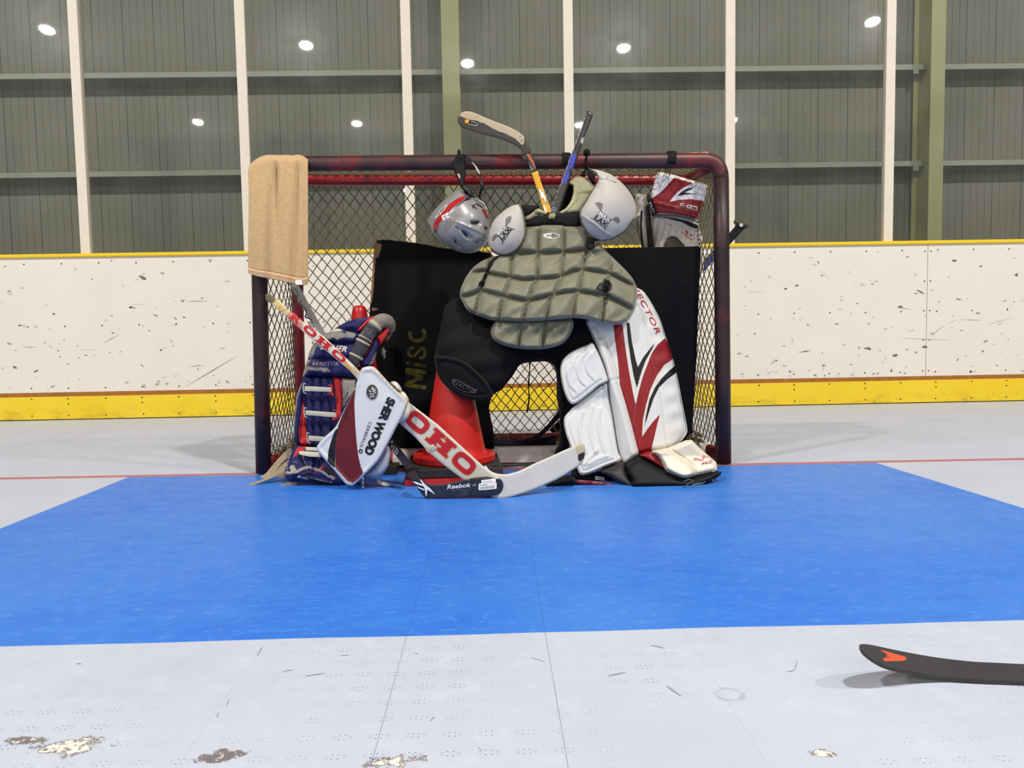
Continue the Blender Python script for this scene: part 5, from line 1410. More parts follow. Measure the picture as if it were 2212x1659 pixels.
def thx(U, V, sd):
    d = lines(U, V, gv); return (-.028 * np.exp(-(d / 4.5) ** 1.4) + .004 * np.sin(U * .21 + V * .1)) * np.clip(sd / 4, 0, 1)
o, sfb = pad('thigh_rise', th, bL, 'pad_blue', bp_, thick=.055, R=14, back=.05, step=3.2, extra=thx, regions={
    'e_cream': [('poly', zL((790, 520), (860, 470), (940, 450), (1010, 455), (1080, 488), (950, 500), (850, 515)))],
    'e_dirt': [('line', zL((640, 650), (740, 560), (900, 560), (1200, 560)), 7), ('line', zL((520, 880), (560, 780), (620, 700), (820, 770)), 7), ('line', zL((500, 960), (460, 1080), (420, 1200)), 4), ('line', zL((450, 1080), (600, 1100), (870, 1140)), 3)]})
lettering('pad_lettering', 'BAUER', zL((690, 790))[0], zL((1120, 838))[0], 13, sfb, mat('pad_letter', (206, 198, 182), 0.6), bp_, .03, .3, 1.05)
lettering('pad_lettering', 'REACTOR', zL((560, 1050))[0], zL((985, 1055))[0], 7.5, sfb, mat('pad_letter_dull', (150, 146, 150), 0.6), bp_, .0, .25, 1.1)
decal('pad_emblem', [zL(*bar(a, b, 8)) for a, b in zip([(730, 962), (560, 965), (490, 1000), (480, 1050), (560, 1075)], [(560, 965), (490, 1000), (480, 1050), (560, 1075), (740, 1085)])], sfb, mat('emblem_dull', (128, 72, 84), 0.6), bp_, .0016, 3)
pad('red_trim', zL((1610, 242), (1520, 258), (1400, 350), (1290, 465), (1350, 485), (1480, 360), (1560, 300)), lambda U, V: bL(U, V) - .04, 'pad_red', bp_, thick=.02, R=5, back=.04, step=3)
pad('red_gusset', zL((1830, 400), (1740, 470), (1640, 545), (1582, 592), (1640, 660), (1650, 760), (1690, 700), (1760, 610), (1810, 500)), lambda U, V: bL(U, V) - .01, 'pad_red', bp_, thick=.02, R=6, back=.03, step=3, smooth=False)
pad('side_wing', zL((1575, 600), (1620, 640), (1652, 700), (1640, 770), (1600, 900), (1575, 1000), (1560, 1055), (1480, 1075), (1370, 1080), (1340, 1040), (1400, 920), (1480, 780)), lambda U, V: bL(U, V) - .02, 'pad_blue', bp_, thick=.03, R=8, back=.03, step=3.2, smooth=False, regions={'e_cream': [('poly', [(0, 0), (1, 0), (0, 1)])], 'e_dirt': [('line', zL((1600, 850), (1560, 1000), (1500, 1050)), 3)]})
pad('red_piping', zL((1568, 588), (1585, 600), (1520, 730), (1440, 915), (1418, 905), (1480, 760)), lambda U, V: bL(U, V) - .055, 'pad_red', bp_, thick=.004, R=2, back=.01, step=3, smooth=False)
rp = spline([P(*p, y) for p, y in zip(zL((1835, 500), (1832, 420), (1790, 345), (1700, 322), (1600, 385), (1505, 500), (1420, 630), (1350, 760), (1285, 890), (1240, 985), (1262, 1080)), (-.08, -.085, -.10, -.115, -.13, -.14, -.15, -.155, -.16, -.165, -.16))], False, 8)
n = len(rp); tt = np.linspace(0, 1, n)
def rad(t): return np.interp(t, [0, .08, .2, .5, .8, 1], [.014, .020, .027, .030, .029, .022])
def roll(a, b, m_, nm, k=1.0, bump_=.0):
    ix = [i for i in range(n) if a <= tt[i] <= b]
    mb = MB(); mb.tube([rp[i] for i in ix], [rad(tt[i]) * k * (1 + bump_ * math.sin(i * 2.1)) for i in ix], 20)
    return mb.done(nm, MATS[m_], bp_)
roll(0, .46, 'tape_grey', 'taped_roll', 1.0, .02); roll(.44, .80, 'tape_dark', 'taped_roll', .97); roll(.78, 1, 'tape_dark', 'taped_roll', .94)
for a, b in ((.40, .44), (.455, .475), (.585, .605), (.62, .66), (.80, .85), (.865, .885)): roll(a, b, 'tape_band', 'tape_band', 1.05)
pad('buckle_strap', zL((1675, 800), (1700, 770), (1720, 740), (1745, 800), (1772, 825), (1745, 850), (1755, 920), (1722, 950), (1715, 900), (1690, 860)), -.07, mat('strap_dirty', (120, 118, 106), 0.7), bp_, thick=.003, R=2, edge=.002, back=0, step=3)
pad('loose_strap', zL((1855, 470), (1890, 440), (1880, 500), (1830, 590), (1790, 650), (1760, 640), (1790, 560)), -.07, 'tape_grey', bp_, thick=.003, R=3, edge=.002, back=0, step=3)
# shin
sh = zB((515, 705), (640, 702), (785, 712), (890, 722), (960, 740), (1010, 860), (1000, 1020), (960, 1140), (900, 1225), (640, 1222), (560, 1212), (490, 1203), (462, 1190), (442, 1150), (444, 1060), (455, 950), (466, 850), (495, 765))
v_in = [zB((640, 705), (650, 900), (640, 1060), (650, 1200)), zB((580, 705), (585, 900), (590, 1200)), zB((690, 705), (710, 900), (720, 1100)), zB((522, 720), (522, 860), (530, 1000), (548, 1150)), zB((520, 840), (500, 940), (488, 1100), (486, 1195)), zB((726, 705), (745, 850), (752, 1000), (745, 1080)), zB((786, 712), (795, 850), (790, 960))]
def sx_(U, V, sd):
    e = -.016 * np.exp(-(lines(U, V, v_in) / 2.6) ** 1.6) * np.clip(sd / 3, 0, 1)
    e += .018 * np.clip(1 - np.abs(sd - 7) / 10, 0, 1) * (U < 665)
    return e
o, sfs = pad('shin_body', sh, bL, 'shin_blue', bp_, thick=.035, R=9, back=.06, step=2.8, smooth=False, extra=sx_, regions={
    'e_red': [('poly', zB((521, 835), (508, 920), (492, 1010), (483, 1100), (490, 1200), (570, 1208), (545, 1140), (530, 1000), (522, 900))), ('poly', zB((724, 705), (786, 710), (790, 800), (800, 880), (775, 1000), (755, 1000), (752, 940), (742, 820))), ('poly', zB((722, 1000), (755, 1002), (752, 1025), (722, 1020))), ('poly', zB((690, 820), (730, 826), (735, 845), (712, 842)))],
    'e_scuff': [('poly', zB((787, 712), (890, 722), (880, 800), (800, 930), (797, 850))), ('line', zB((497, 765), (470, 850), (458, 950), (446, 1060), (444, 1150)), 2.2)],
    'e_mark': [('line', zB((822, 760), (838, 800), (812, 880), (800, 930)), .8), ('line', zB((806, 870), (828, 850), (835, 820)), .8), ('line', zB((800, 800), (812, 840), (800, 880)), .7), ('line', zB((812, 920), (830, 870), (800, 900)), .7)],
    'e_fray': [('line', zB((500, 765), (468, 855), (452, 960), (443, 1060), (444, 1150)), .9)]})
mat('strap_white', (170, 170, 158), 0.5, 0.4, var=0.1, vscale=30)
mat('strap_cream', (200, 193, 172), 0.5, 0.4)
for k, q in enumerate([zB((524, 776), (716, 786), (714, 818), (524, 812)), zB((530, 950), (752, 966), (748, 1001), (532, 984)), zB((550, 1130), (700, 1142), (690, 1176), (554, 1168))]):
    o, s_ = pad('strap', q, lambda U, V: bL(U, V) - .062, 'strap_white', bp_, thick=.002, R=2, edge=.003, back=0, step=4, smooth=False)
    a, b = q[0], q[3]
    mb = MB(); mb.tube([P(x, y, float(bL(0, np.array(a[1]))) - .066) for x, y in ((a[0] + 3, a[1] - 4), (a[0] - 2, a[1] - 6), (a[0] - 3, a[1] + 4), (b[0] - 2, b[1] + 3), (b[0] + 4, b[1] + 6))], .0022, 8); mb.done('strap_loop', MATS['strap_cream'], bp_)
    if k < 2:
        a, b = q[1], q[2]
        mb = MB(); mb.tube([P(x, y, float(bL(0, np.array(a[1]))) - .066) for x, y in ((a[0] - 7, a[1] - 5), (a[0] + 1, a[1] - 4), (a[0] + 1, b[1] + 3), (b[0] - 8, b[1] + 5))], .003, 8); mb.done('strap_loop', MATS['pad_red'], bp_)
# foot of the blue pad
ft = zB((472, 1198), (560, 1204), (640, 1225), (900, 1225), (940, 1300), (930, 1400), (880, 1470), (760, 1492), (690, 1488), (600, 1478), (500, 1466), (420, 1462), (386, 1440), (384, 1395), (396, 1335), (410, 1280), (430, 1225))
bF = lambda U, V: lerp(V, 960, 1045, -.20, -.255)
mat('foot_blue', (34, 35, 86), 0.65, 0.3, var=0.12, vscale=7, bump=0.15, bscale=60, regions=[('e_red', (188, 46, 48), 1, 60), ('e_fray', (164, 158, 146), 9, 75), ('e_black', (24, 25, 36), 3, 60), ('e_line', (186, 178, 160), 1.0, 90)])
fr = [zB((396, 1400), (470, 1395), (520, 1365), (560, 1360), (640, 1385), (735, 1440)), zB((470, 1440), (520, 1410), (560, 1430), (640, 1450), (720, 1465))]
def ftx(U, V, sd):
    e = -.016 * np.exp(-(lines(U, V, [zB((500, 1270), (520, 1330), (560, 1375)), zB((590, 1270), (600, 1330), (590, 1380)), zB((650, 1300), (620, 1360))]) / 3) ** 2)
    e += .010 * np.exp(-(lines(U, V, fr) / 3) ** 2) - .010 * np.clip(sdf(U, V, np.array(zB((440, 1420), (560, 1400), (720, 1450), (740, 1480), (440, 1460)))) / 3, 0, 1)
    return e * np.clip(sd / 3, 0, 1)
o, sff_ = pad('foot_body', ft, bF, 'foot_blue', bp_, thick=.045, R=13, back=.08, step=2.8, extra=ftx, regions={
    'e_red': [('poly', zB((475, 1212), (540, 1205), (520, 1240), (470, 1268), (440, 1292), (450, 1260))), ('poly', zB((592, 1394), (640, 1358), (672, 1338), (650, 1375), (625, 1395)))],
    'e_fray': [('line', fr[0], 3.2), ('line', zB((480, 1425), (540, 1440), (640, 1455), (720, 1470)), 2.0), ('poly', zB((425, 1340), (450, 1345), (470, 1380), (430, 1395), (415, 1365)))],
    'e_black': [('line', zB((560, 1450), (640, 1470), (720, 1485)), 4), ('poly', zB((520, 1400), (560, 1395), (580, 1415), (540, 1425))), ('poly', zB((650, 1360), (700, 1350), (740, 1400), (700, 1420)))],
    'e_line': [('line', zB((432, 1232), (412, 1290), (398, 1350), (400, 1390), (420, 1400)), 1.3), ('line', zB((508, 1270), (525, 1320), (545, 1350)), .8), ('line', zB((440, 1320), (460, 1318), (470, 1325)), .8)]})
decal('foot_stud', [[tuple(zB((402 + 9 * math.cos(a), 1366 + 16 * math.sin(a)))[0]) for a in np.linspace(0, 6.1, 14)]], sff_, mat('stud_blue', (44, 44, 110), 0.5), bp_, .002, 3)
for q in (zB((530, 1212), (622, 1216), (625, 1242), (535, 1238)), zB((482, 1246), (500, 1242), (622, 1250), (640, 1286), (560, 1282), (490, 1268))):
    pad('strap', q, lambda U, V: bF(U, V) - .062, 'strap_cream', bp_, thick=.002, R=2, edge=.003, back=0, step=4, smooth=False)
mat('leather_tan', (150, 134, 112), 0.6, 0.35, var=0.08, vscale=20, spots=[((96, 86, 74), 60, 0.72, 0.76)])
pad('leather_strap', zT((640, 878), (700, 860), (672, 985), (560, 1085), (430, 1252), (335, 1340), (240, 1366), (178, 1352), (200, 1322), (262, 1290), (375, 1155), (480, 1032), (560, 950)), lambda U, V: lerp(V, 970, 1032, -.115, -.205), 'leather_tan', bp_, thick=.001, R=2, edge=.004, back=0, step=3.5)
pad('leather_strap', zT((640, 1085), (620, 1240), (545, 1270), (440, 1330), (300, 1392), (0, 1502), (-85, 1502), (-95, 1485), (-60, 1475), (110, 1420), (300, 1340), (430, 1240), (520, 1140)), lambda U, V: lerp(V, 1000, 1048, -.150, -.238), 'leather_tan', bp_, thick=.001, R=2, edge=.004, back=0, step=3.5)
pad('leather_strap', zT((430, 1330), (480, 1290), (560, 1270), (615, 1270), (610, 1350), (540, 1360), (470, 1350)), -.2, 'leather_tan', bp_, thick=.001, R=2, edge=.004, back=0, step=3.5)
pad('leather_strap', zT((425, 1545), (445, 1515), (560, 1470), (700, 1432), (780, 1408), (795, 1430), (800, 1475), (740, 1510), (600, 1570), (520, 1585), (450, 1582)), lambda U, V: lerp(V, 1038, 1060, -.252, -.268), 'leather_tan', bp_, thick=.001, R=2, edge=.004, back=0, step=3.5)

# ------------------------------------------------------------------ blocker
mat('blk_white', (208, 210, 213), 0.45, 0.4, var=0.02, vscale=6, bump=0.04, bscale=40, regions=[('e_black', (18, 18, 20), 0), ('e_red', (98, 22, 28), 0), ('e_seam', (70, 60, 56), 0), ('e_scr', (34, 30, 32), 1, 60), ('e_cream', (206, 195, 172), 0)])
mat('blk_edge', (226, 218, 202), 0.45, 0.4, var=0.03, vscale=8, spots=[((186, 174, 152), 20, 0.64, 0.8)])
mat('blk_grey', (188, 188, 190), 0.6, 0.3, var=0.06, vscale=9, bump=0.1, bscale=50)
blo = thing('blocker', 'white and maroon goalie blocker with SHER WOOD lettering leaning on the blue pad', 'blocker', tuple(G(775, 1053, 0)))
bK = lambda U, V: lerp(U, 690, 885, -.315, -.415) + lerp(V, 790, 1050, .02, -.01)
face = zN((700, 128), (745, 119), (800, 118), (835, 138), (880, 182), (950, 260), (1080, 398), (1190, 482), (1222, 520), (1225, 555), (1212, 600), (1170, 690), (1110, 800), (1040, 935), (960, 1090), (880, 1232), (790, 1332), (700, 1422), (620, 1500), (570, 1540), (530, 1542), (480, 1524), (400, 1430), (300, 1310), (190, 1190), (150, 1140), (135, 1090), (150, 1050), (230, 960), (340, 862), (392, 780), (460, 640), (540, 480), (610, 312), (640, 210), (668, 150))
inner = zN((700, 165), (750, 160), (800, 165), (850, 200), (1000, 340), (1130, 470), (1165, 525), (1158, 570), (1060, 760), (960, 950), (870, 1100), (780, 1290), (690, 1392), (610, 1470), (560, 1510), (520, 1510), (440, 1425), (340, 1310), (220, 1180), (170, 1120), (165, 1080), (260, 970), (370, 870), (430, 770), (520, 590), (600, 420), (645, 260), (665, 190))
o, sfK = pad('blocker_board', face, bK, 'blk_white', blo, thick=.014, R=6, edge=.018, back=0, step=2.8,
    extra=lambda U, V, sd: -.006 * np.clip(sdf(U, V, spline(inner)) / 6, 0, 1) + .006 * np.clip(sdf(U, V, spline(inner)) / 40, 0, 1),
    regions={'e_red': [('poly', zN((620, 300), (592, 430), (582, 540), (588, 700), (598, 880), (610, 1020), (628, 1180), (660, 1320), (692, 1394), (620, 1470), (560, 1516), (500, 1492), (430, 1412), (362, 1338), (352, 1200), (358, 1080), (374, 950), (388, 830), (438, 700), (500, 570), (560, 440)))],
             'e_black': [('poly', zN((388, 845), (376, 950), (358, 1100), (352, 1250), (362, 1338), (300, 1292), (262, 1250), (274, 1120), (308, 1000), (348, 890)))],
             'e_seam': [('line', zN((622, 300), (592, 430), (582, 540), (588, 700), (598, 880), (610, 1020), (628, 1180), (660, 1320), (692, 1394)), .5), ('line', zN((388, 845), (376, 950), (358, 1100), (352, 1250), (362, 1338)), .5)],
             'e_cream': [('poly', zN((790, 105), (850, 130), (960, 255), (1195, 472), (1240, 540), (1172, 700), (1150, 690), (1180, 600), (1185, 550), (1150, 490), (1000, 345), (850, 205), (805, 165), (760, 158)))],
             'e_scr': [('line', zN((480, 600), (490, 700), (515, 885)), .7), ('line', zN((470, 640), (500, 780)), .5), ('line', zN((490, 610), (500, 760)), .6)]})
lettering('blocker_lettering', 'SHER WOOD', zN((980, 478))[0], zN((692, 1150))[0], 19.5, sfK, 'black_print', blo, .055, .05, .95)
lettering('blocker_lettering', 'CERBERUS', zN((757, 775))[0], zN((645, 1075))[0], 6.6, sfK, 'black_print', blo, .0, .0, 1.1)
def ell(c, rx, ry, n=26): return [(c[0] + rx * math.cos(a), c[1] + ry * math.sin(a)) for a in np.linspace(0, 2 * math.pi, n, endpoint=False)]
decal('size_dot', [zN(*ell((657, 1131), 24, 27))], sfK, 'black_print', blo, .0016, 2)
lettering('size_number', '8', zN((652, 1122))[0], zN((646, 1142))[0], 3.6, sfK, 'white_print', blo, .03, eps=.003)
decal('rubber_badge', [zN(*ell((793, 424), 67, 88))], sfK, mat('badge_grey', (66, 64, 64), 0.5, 0.4), blo, .004, 2.5)
decal('badge_mark', [zN(*bar(a, b, w)) for a, b, w in [((790, 370), (812, 400), 22), ((812, 395), (830, 380), 12), ((760, 400), (782, 425), 14), ((800, 420), (840, 405), 16), ((815, 440), (842, 430), 12), ((768, 440), (790, 460), 12), ((775, 470), (782, 495), 12), ((795, 470), (800, 490), 10), ((810, 462), (822, 480), 10), ((795, 440), (808, 455), 10)]], sfK, mat('badge_light', (196, 192, 186), 0.5), blo, .006, 2.5)
# hand protection behind the board, cuff and zip
for q in (zN((1010, 312), (1030, 298), (1070, 298), (1110, 325), (1150, 395), (1140, 430), (1090, 400)), zN((1120, 420), (1165, 418), (1200, 450), (1235, 520), (1215, 560), (1150, 500)), zN((1190, 520), (1225, 540), (1245, 590), (1255, 650), (1235, 715), (1190, 775), (1120, 795), (1080, 780), (1120, 650))):
    pad('finger_guard', q, lambda U, V: bK(U, V) + .025, 'blk_edge', blo, thick=.03, mode='dome', R=8, back=.03, step=3)
pad('blocker_cuff', zN((940, 1090), (1000, 1070), (1018, 1130), (1012, 1210), (990, 1310), (930, 1400), (860, 1440), (780, 1440), (700, 1430), (800, 1320)), lambda U, V: bK(U, V) + .05, 'blk_grey', blo, thick=.03, R=12, back=.03, step=3.5)
pad('cuff_strap', zN((905, 1300), (925, 1310), (900, 1400), (885, 1475), (930, 1495), (985, 1508), (1016, 1524), (1008, 1542), (940, 1544), (880, 1520), (855, 1498), (868, 1430)), lambda U, V: -.30 - .03 * np.clip((V - 1030) / 20, 0, 1), 'strap_cream', blo, thick=.001, R=2, edge=.003, back=0, step=3)
mb = MB(); q = zN((690, 1440), (684, 1500), (672, 1520), (674, 1560), (688, 1570), (696, 1555), (694, 1520), (684, 1500)); mb.tube([P(x, y, -.40) for x, y in q], .0016, 6); mb.done('zip_pull', MATS['chrome'], blo)

# ------------------------------------------------------------------ goalie stick
mat('stick_white', (216, 209, 194), 0.5, 0.4, var=0.03, vscale=9, bump=0.08, bscale=50, spots=[((170, 162, 148), 18, 0.66, 0.76)], regions=[('e_butt', (112, 102, 80), 1, 60), ('e_tan', (222, 196, 142), 2, 60), ('e_pink', (214, 138, 124), 3, 60), ('e_orange', (226, 160, 44), 0), ('e_band', (40, 36, 34), 0), ('e_cloth', (202, 184, 148), 0)])
mat('koho_red', (196, 34, 44), 0.5, 0.4, spots=[((222, 120, 112), 40, 0.66, 0.76)])
mat('koho_gold', (214, 130, 66), 0.5, 0.4)
gs = thing('goalie_stick', 'white goalie stick with big red OHO lettering running from left post to white pad', 'goalie stick', tuple(G(1080, 1075, 0)))
gY = lambda U, V: -.040 - .52 * np.clip((U - 578) / (1080 - 578), 0, 1) + .11 * np.clip((U - 1080) / 190, 0, 1.05)
shaft = [(573, 637), (578, 633.5), (583, 634), (597, 645.5), (607, 652), (621, 667), (654, 695), (700, 727), (765, 790), (778, 803), (800, 822), (786, 838), (770, 817), (755, 800), (700, 754), (654, 716), (616, 682), (592, 662), (586, 656.5), (574, 648)]
o, sg1 = pad('upper_shaft', shaft, gY, 'stick_white', gs, thick=.003, R=3, edge=.018, back=0, step=3, smooth=False, regions={
    'e_butt': [('poly', [(570, 628), (585, 630), (599, 646), (586, 657), (570, 655)])], 'e_tan': [('poly', [(598, 645), (607, 650), (627, 672), (616, 684), (586, 657)])], 'e_pink': [('poly', [(627, 672), (655, 698), (652, 716), (617, 684)])],
    'e_orange': [('poly', zL((1092, 972), (1210, 1105), (1185, 1135), (1075, 1020))), ('poly', zS((380, 560), (440, 590), (430, 640), (360, 600)))], 'e_band': [('line', zS((225, 515), (345, 460)), .8), ('line', zS((395, 680), (560, 625)), .9)], 'e_cloth': [('poly', zL((1180, 1135), (1250, 1050), (1300, 1040), (1360, 1150), (1280, 1240)))]})
# slab-serif letters of the stick, built in stick space: x along, y across
def glyphO(x, w, h=1.0, k=.30):
    out = []; o_ = []; n_ = 28
    def sup(rx, ry, a): 
        c, s_ = math.cos(a), math.sin(a); e = .62
        return (x + w / 2 + rx * math.copysign(abs(c) ** e, c), h / 2 + ry * math.copysign(abs(s_) ** e, s_))
    for i in range(n_):
        a0, a1 = 2 * math.pi * i / n_, 2 * math.pi * (i + 1) / n_
        out.append([sup(w / 2, h / 2, a0), sup(w / 2, h / 2, a1), sup(w * (.5 - k), h * .22, a1), sup(w * (.5 - k), h * .22, a0)])
    return out
def glyphH(x, w):
    r = lambda a, b, c, d: [(x + w * a, b), (x + w * c, b), (x + w * c, d), (x + w * a, d)]
    return [r(.08, .0, .40, .22), r(.08, .78, .40, 1), r(.13, .22, .35, .78), r(.60, 0, .92, .22), r(.60, .78, .92, 1), r(.65, .22, .87, .78), r(.35, .38, .65, .62)]
def glyphH2(x, w):
    r = lambda a, b, c, d: [(x + w * a, b), (x + w * c, b), (x + w * c, d), (x + w * a, d)]
    return [r(.0, .0, .46, .2), r(.0, .8, .46, 1), r(.10, .2, .38, .8), r(.54, 0, 1, .2), r(.54, .8, 1, 1), r(.62, .2, .90, .8), r(.38, .38, .62, .62)]
def glyphK(x, w):
    r = lambda a, b, c, d: [(x + w * a, b), (x + w * c, b), (x + w * c, d), (x + w * a, d)]
    return [r(0, 0, .45, .2), r(0, .8, .45, 1), r(.1, .2, .36, .8), [(x + w * .36, .38), (x + w * .36, .6), (x + w * .72, 1), (x + w, 1)], [(x + w * .42, .5), (x + w * .62, .62), (x + w, 0), (x + w * .70, 0)]]
def place(polys, O, E, hgt):
    O, E = np.array(O, float), np.array(E, float); d = E - O; L = np.hypot(*d); d /= L; up = np.array([d[1], -d[0]])
    return [[tuple(O + d * (px * L) + up * (py * hgt)) for px, py in p] for p in polys]
for g in (glyphK(.0, .17), glyphO(.25, .20, 1, .22), glyphH2(.49, .23), glyphO(.77, .22, 1, .22)):
    decal('letter', place(g, (623.5, 686), (741, 787), 15.5), sg1, 'koho_red', gs, .0012, 4, fill=False)
pdl = [(846, 842), (866, 852), (887, 872), (947, 918), (1015, 981), (1045, 1008), (1067, 1024), (1078, 1032), (1062, 1066), (1040, 1062), (1003, 1038), (963, 1008), (926, 977), (897, 945), (861, 913), (838, 892)]
o, sg2 = pad('paddle', pdl, gY, 'stick_white', gs, thick=.003, R=3, edge=.022, back=0, step=3.5, smooth=False, regions={k: [('poly', [(0, 0), (1, 0), (0, 1)])] for k in ('e_butt', 'e_tan', 'e_pink', 'e_orange', 'e_band', 'e_cloth')})
big = glyphO(0, .275, 1, .19) + glyphH2(.335, .32) + glyphO(.715, .275, 1, .19)
def grow(polys, s_): return [[(cx_ + (a - cx_) * s_[0], cy_ + (b - cy_) * s_[1]) for a, b in p] for p in polys for cx_, cy_ in [(sum(q[0] for q in p) / len(p), sum(q[1] for q in p) / len(p))]]
O1, E1 = (871.5, 908.5), (1011, 1032)
og = [[(x + w / 2 + (a - x - w / 2) * (1 + .06), .5 + (b - .5) * 1.08) for a, b in p] for x, w, g in ((0, .275, glyphO(0, .275, 1, .22)), (.715, .275, glyphO(.715, .275, 1, .22))) for p in g]
hg = [[(a + da, b + db) for (a, b), (da, db) in zip(p, ((-.012, -.035), (.012, -.035), (.012, .035), (-.012, .035)))] for p in glyphH2(.335, .32)]
for g in (og[:len(og) // 2], hg, og[len(og) // 2:]):
    decal('letter_outline', place(g, O1, E1, 35), sg2, 'koho_gold', gs, .0012, 5, fill=False)
for g in (glyphO(0, .275, 1, .19), glyphH2(.335, .32), glyphO(.715, .275, 1, .19)):
    decal('letter', place(g, O1, E1, 35), sg2, 'koho_red', gs, .0022, 5, fill=False)
pad('tape_lump', zG((525, 830), (545, 800), (600, 780), (640, 790), (650, 820), (630, 860), (590, 885), (545, 865)), lambda U, V: gY(U, V) - .02, 'strap_cream', gs, thick=.010, mode='dome', back=.004, step=2.5, extra=lambda U, V, sd: .0012 * np.sin(U * .5 + V * .3) * np.clip(sd / 4, 0, 1))
mat('tape_white', (218, 212, 198), 0.75, 0.25, var=0.05, vscale=14, bump=0.2, bscale=20, bcoord=(5, 1, 1), regions=[('e_tip', (206, 190, 158), 1, 60), ('e_worn', (46, 46, 56), 2, 60), ('e_grub', (196, 188, 174), 10, 50)])
bld = zG((1095, 1000), (1130, 1035), (1170, 1062), (1230, 1078), (1290, 1082), (1350, 1072), (1420, 1050), (1490, 1018), (1560, 982), (1700, 922), (1830, 862), (1950, 812), (2000, 790), (2035, 795), (2054, 830), (2052, 890), (2032, 962), (1990, 1005), (1900, 1062), (1800, 1122), (1650, 1192), (1500, 1252), (1350, 1298), (1280, 1316), (1200, 1312), (1150, 1298), (1080, 1262), (1000, 1190), (1040, 1090))
o, sg3 = pad('blade', bld, gY, 'tape_white', gs, thick=.003, R=3, edge=.016, back=0, step=3.2, regions={
    'e_tip': [('poly', zG((1950, 800), (2060, 770), (2070, 900), (1985, 1010), (1990, 960)))], 'e_worn': [('poly', zG((1985, 895), (2030, 870), (2052, 880), (2040, 930), (2000, 965), (1985, 940)))], 'e_grub': [('line', zG((1200, 1315), (1350, 1300), (1500, 1255), (1650, 1195), (1800, 1125), (1990, 1000)), 2.0)]})

# ------------------------------------------------------------------ grey shafted stick with the black carbon blade in front
mat('shaft_grey', (118, 116, 114), 0.35, 0.5, var=0.05, regions=[('e_line', (40, 40, 42), 0)])
mat('shaft_navy', (30, 33, 44), 0.32, 0.5, var=0.08, vscale=8, spots=[((86, 90, 104), 60, 0.74, 0.78)])
mat('carbon', (38, 39, 46), 0.35, 0.5, bump=0.35, bscale=700, bcoord=(1, 1, .4), spots=[((74, 76, 84), 12, 0.60, 0.74)])
es = thing('hockey_stick', 'hockey stick with black carbon blade marked Reebok resting on the blue floor in front', 'hockey stick', tuple(G(930, 1073, 0)))
path = [(628, 600, .20), (640, 622, .17), (690, 712, .04), (760, 822, -.09), (845, 955, -.30), (885, 1010, -.42), (900, 1030, -.50)]
def stickY(U, V): return np.interp(V, [p[1] for p in path], [p[2] for p in path])
def shaft_poly(a, b, wa, wb):
    pts = np.array([p[:2] for p in path], float); pts = spline(pts, False, 10); m_ = (pts[:, 1] >= a) & (pts[:, 1] <= b); q = pts[m_]
    t = np.gradient(q, axis=0); t /= np.hypot(*t.T)[:, None]; nn = np.stack([-t[:, 1], t[:, 0]], 1); w = np.linspace(wa, wb, len(q))[:, None] / 2
    return [tuple(p) for p in (q + nn * w)] + [tuple(p) for p in (q - nn * w)[::-1]]
ec = lambda pts: [(560 + a / 9.214, 600 + b / 9.214) for a, b in pts]
o, se1 = pad('shaft', shaft_poly(598, 860, 14.5, 16), stickY, 'shaft_grey', es, thick=.003, R=2.5, edge=.018, back=0, step=3, smooth=False, regions={'e_line': [('line', ec([(640, 160), (800, 560), (960, 860), (1130, 1100)]), .5)]})
lettering('shaft_lettering', 'EASTON', ec([(1112, 952)])[0], ec([(590, -75)])[0], 11.5, se1, mat('letter_outline', (34, 34, 36), 0.5), es, .03, .0, 1.05)
lettering('shaft_lettering', 'EASTON', ec([(1104, 940)])[0], ec([(598, -62)])[0], 9.0, se1, mat('letter_silver', (150, 150, 148), 0.4), es, -.012, .0, 1.09, eps=.0032)
o, se2 = pad('lower_shaft', shaft_poly(850, 1012, 16, 17), stickY, 'shaft_navy', es, thick=.003, R=2.5, edge=.018, back=0, step=3, smooth=False)
lettering('shaft_lettering', 'N', zG((236, 812))[0], zG((212, 760))[0], 9, se2, 'white_print', es, .0)
decal('shaft_emblem', [zG(*p) for p in ring(ell((238, 862), 24, 34, 10), 7)] + [zG(*bar((228, 850), (250, 880), 8)), zG(*bar((250, 845), (230, 880), 8))], se2, mat('emblem_grey', (140, 142, 150), 0.5), es, .0016, 2.5)
rb = zG((345, 1090), (360, 1075), (415, 1030), (430, 1050), (465, 1105), (515, 1155), (600, 1180), (700, 1176), (800, 1156), (900, 1134), (1000, 1114), (1100, 1104), (1190, 1104), (1235, 1118), (1262, 1150), (1272, 1190), (1262, 1232), (1240, 1262), (1190, 1280), (1080, 1290), (960, 1298), (800, 1306), (660, 1310), (560, 1306), (515, 1296), (490, 1270), (440, 1200), (390, 1140))
rY = lambda U, V: -.46 - .09 * np.clip((V - 1010) / 25, 0, 1) - .02 * np.clip((U - 900) / 180, 0, 1)
o, sr = pad('blade', rb, rY, 'carbon', es, thick=.002, R=3, edge=.010, back=0, step=3)
lettering('blade_lettering', 'Reebok', zG((735, 1225))[0], zG((962, 1203))[0], 9.5, sr, mat('letter_white', (232, 232, 236), 0.45), es, .018, .22, 1.02)
lettering('blade_lettering', '6K', zG((978, 1196))[0], zG((1020, 1191))[0], 4.4, sr, 'badge_light', es, .0, .25)
lettering('blade_lettering', 'PRO STOCK', zG((778, 1240))[0], zG((888, 1230))[0], 1.8, sr, 'emblem_grey', es, 0)
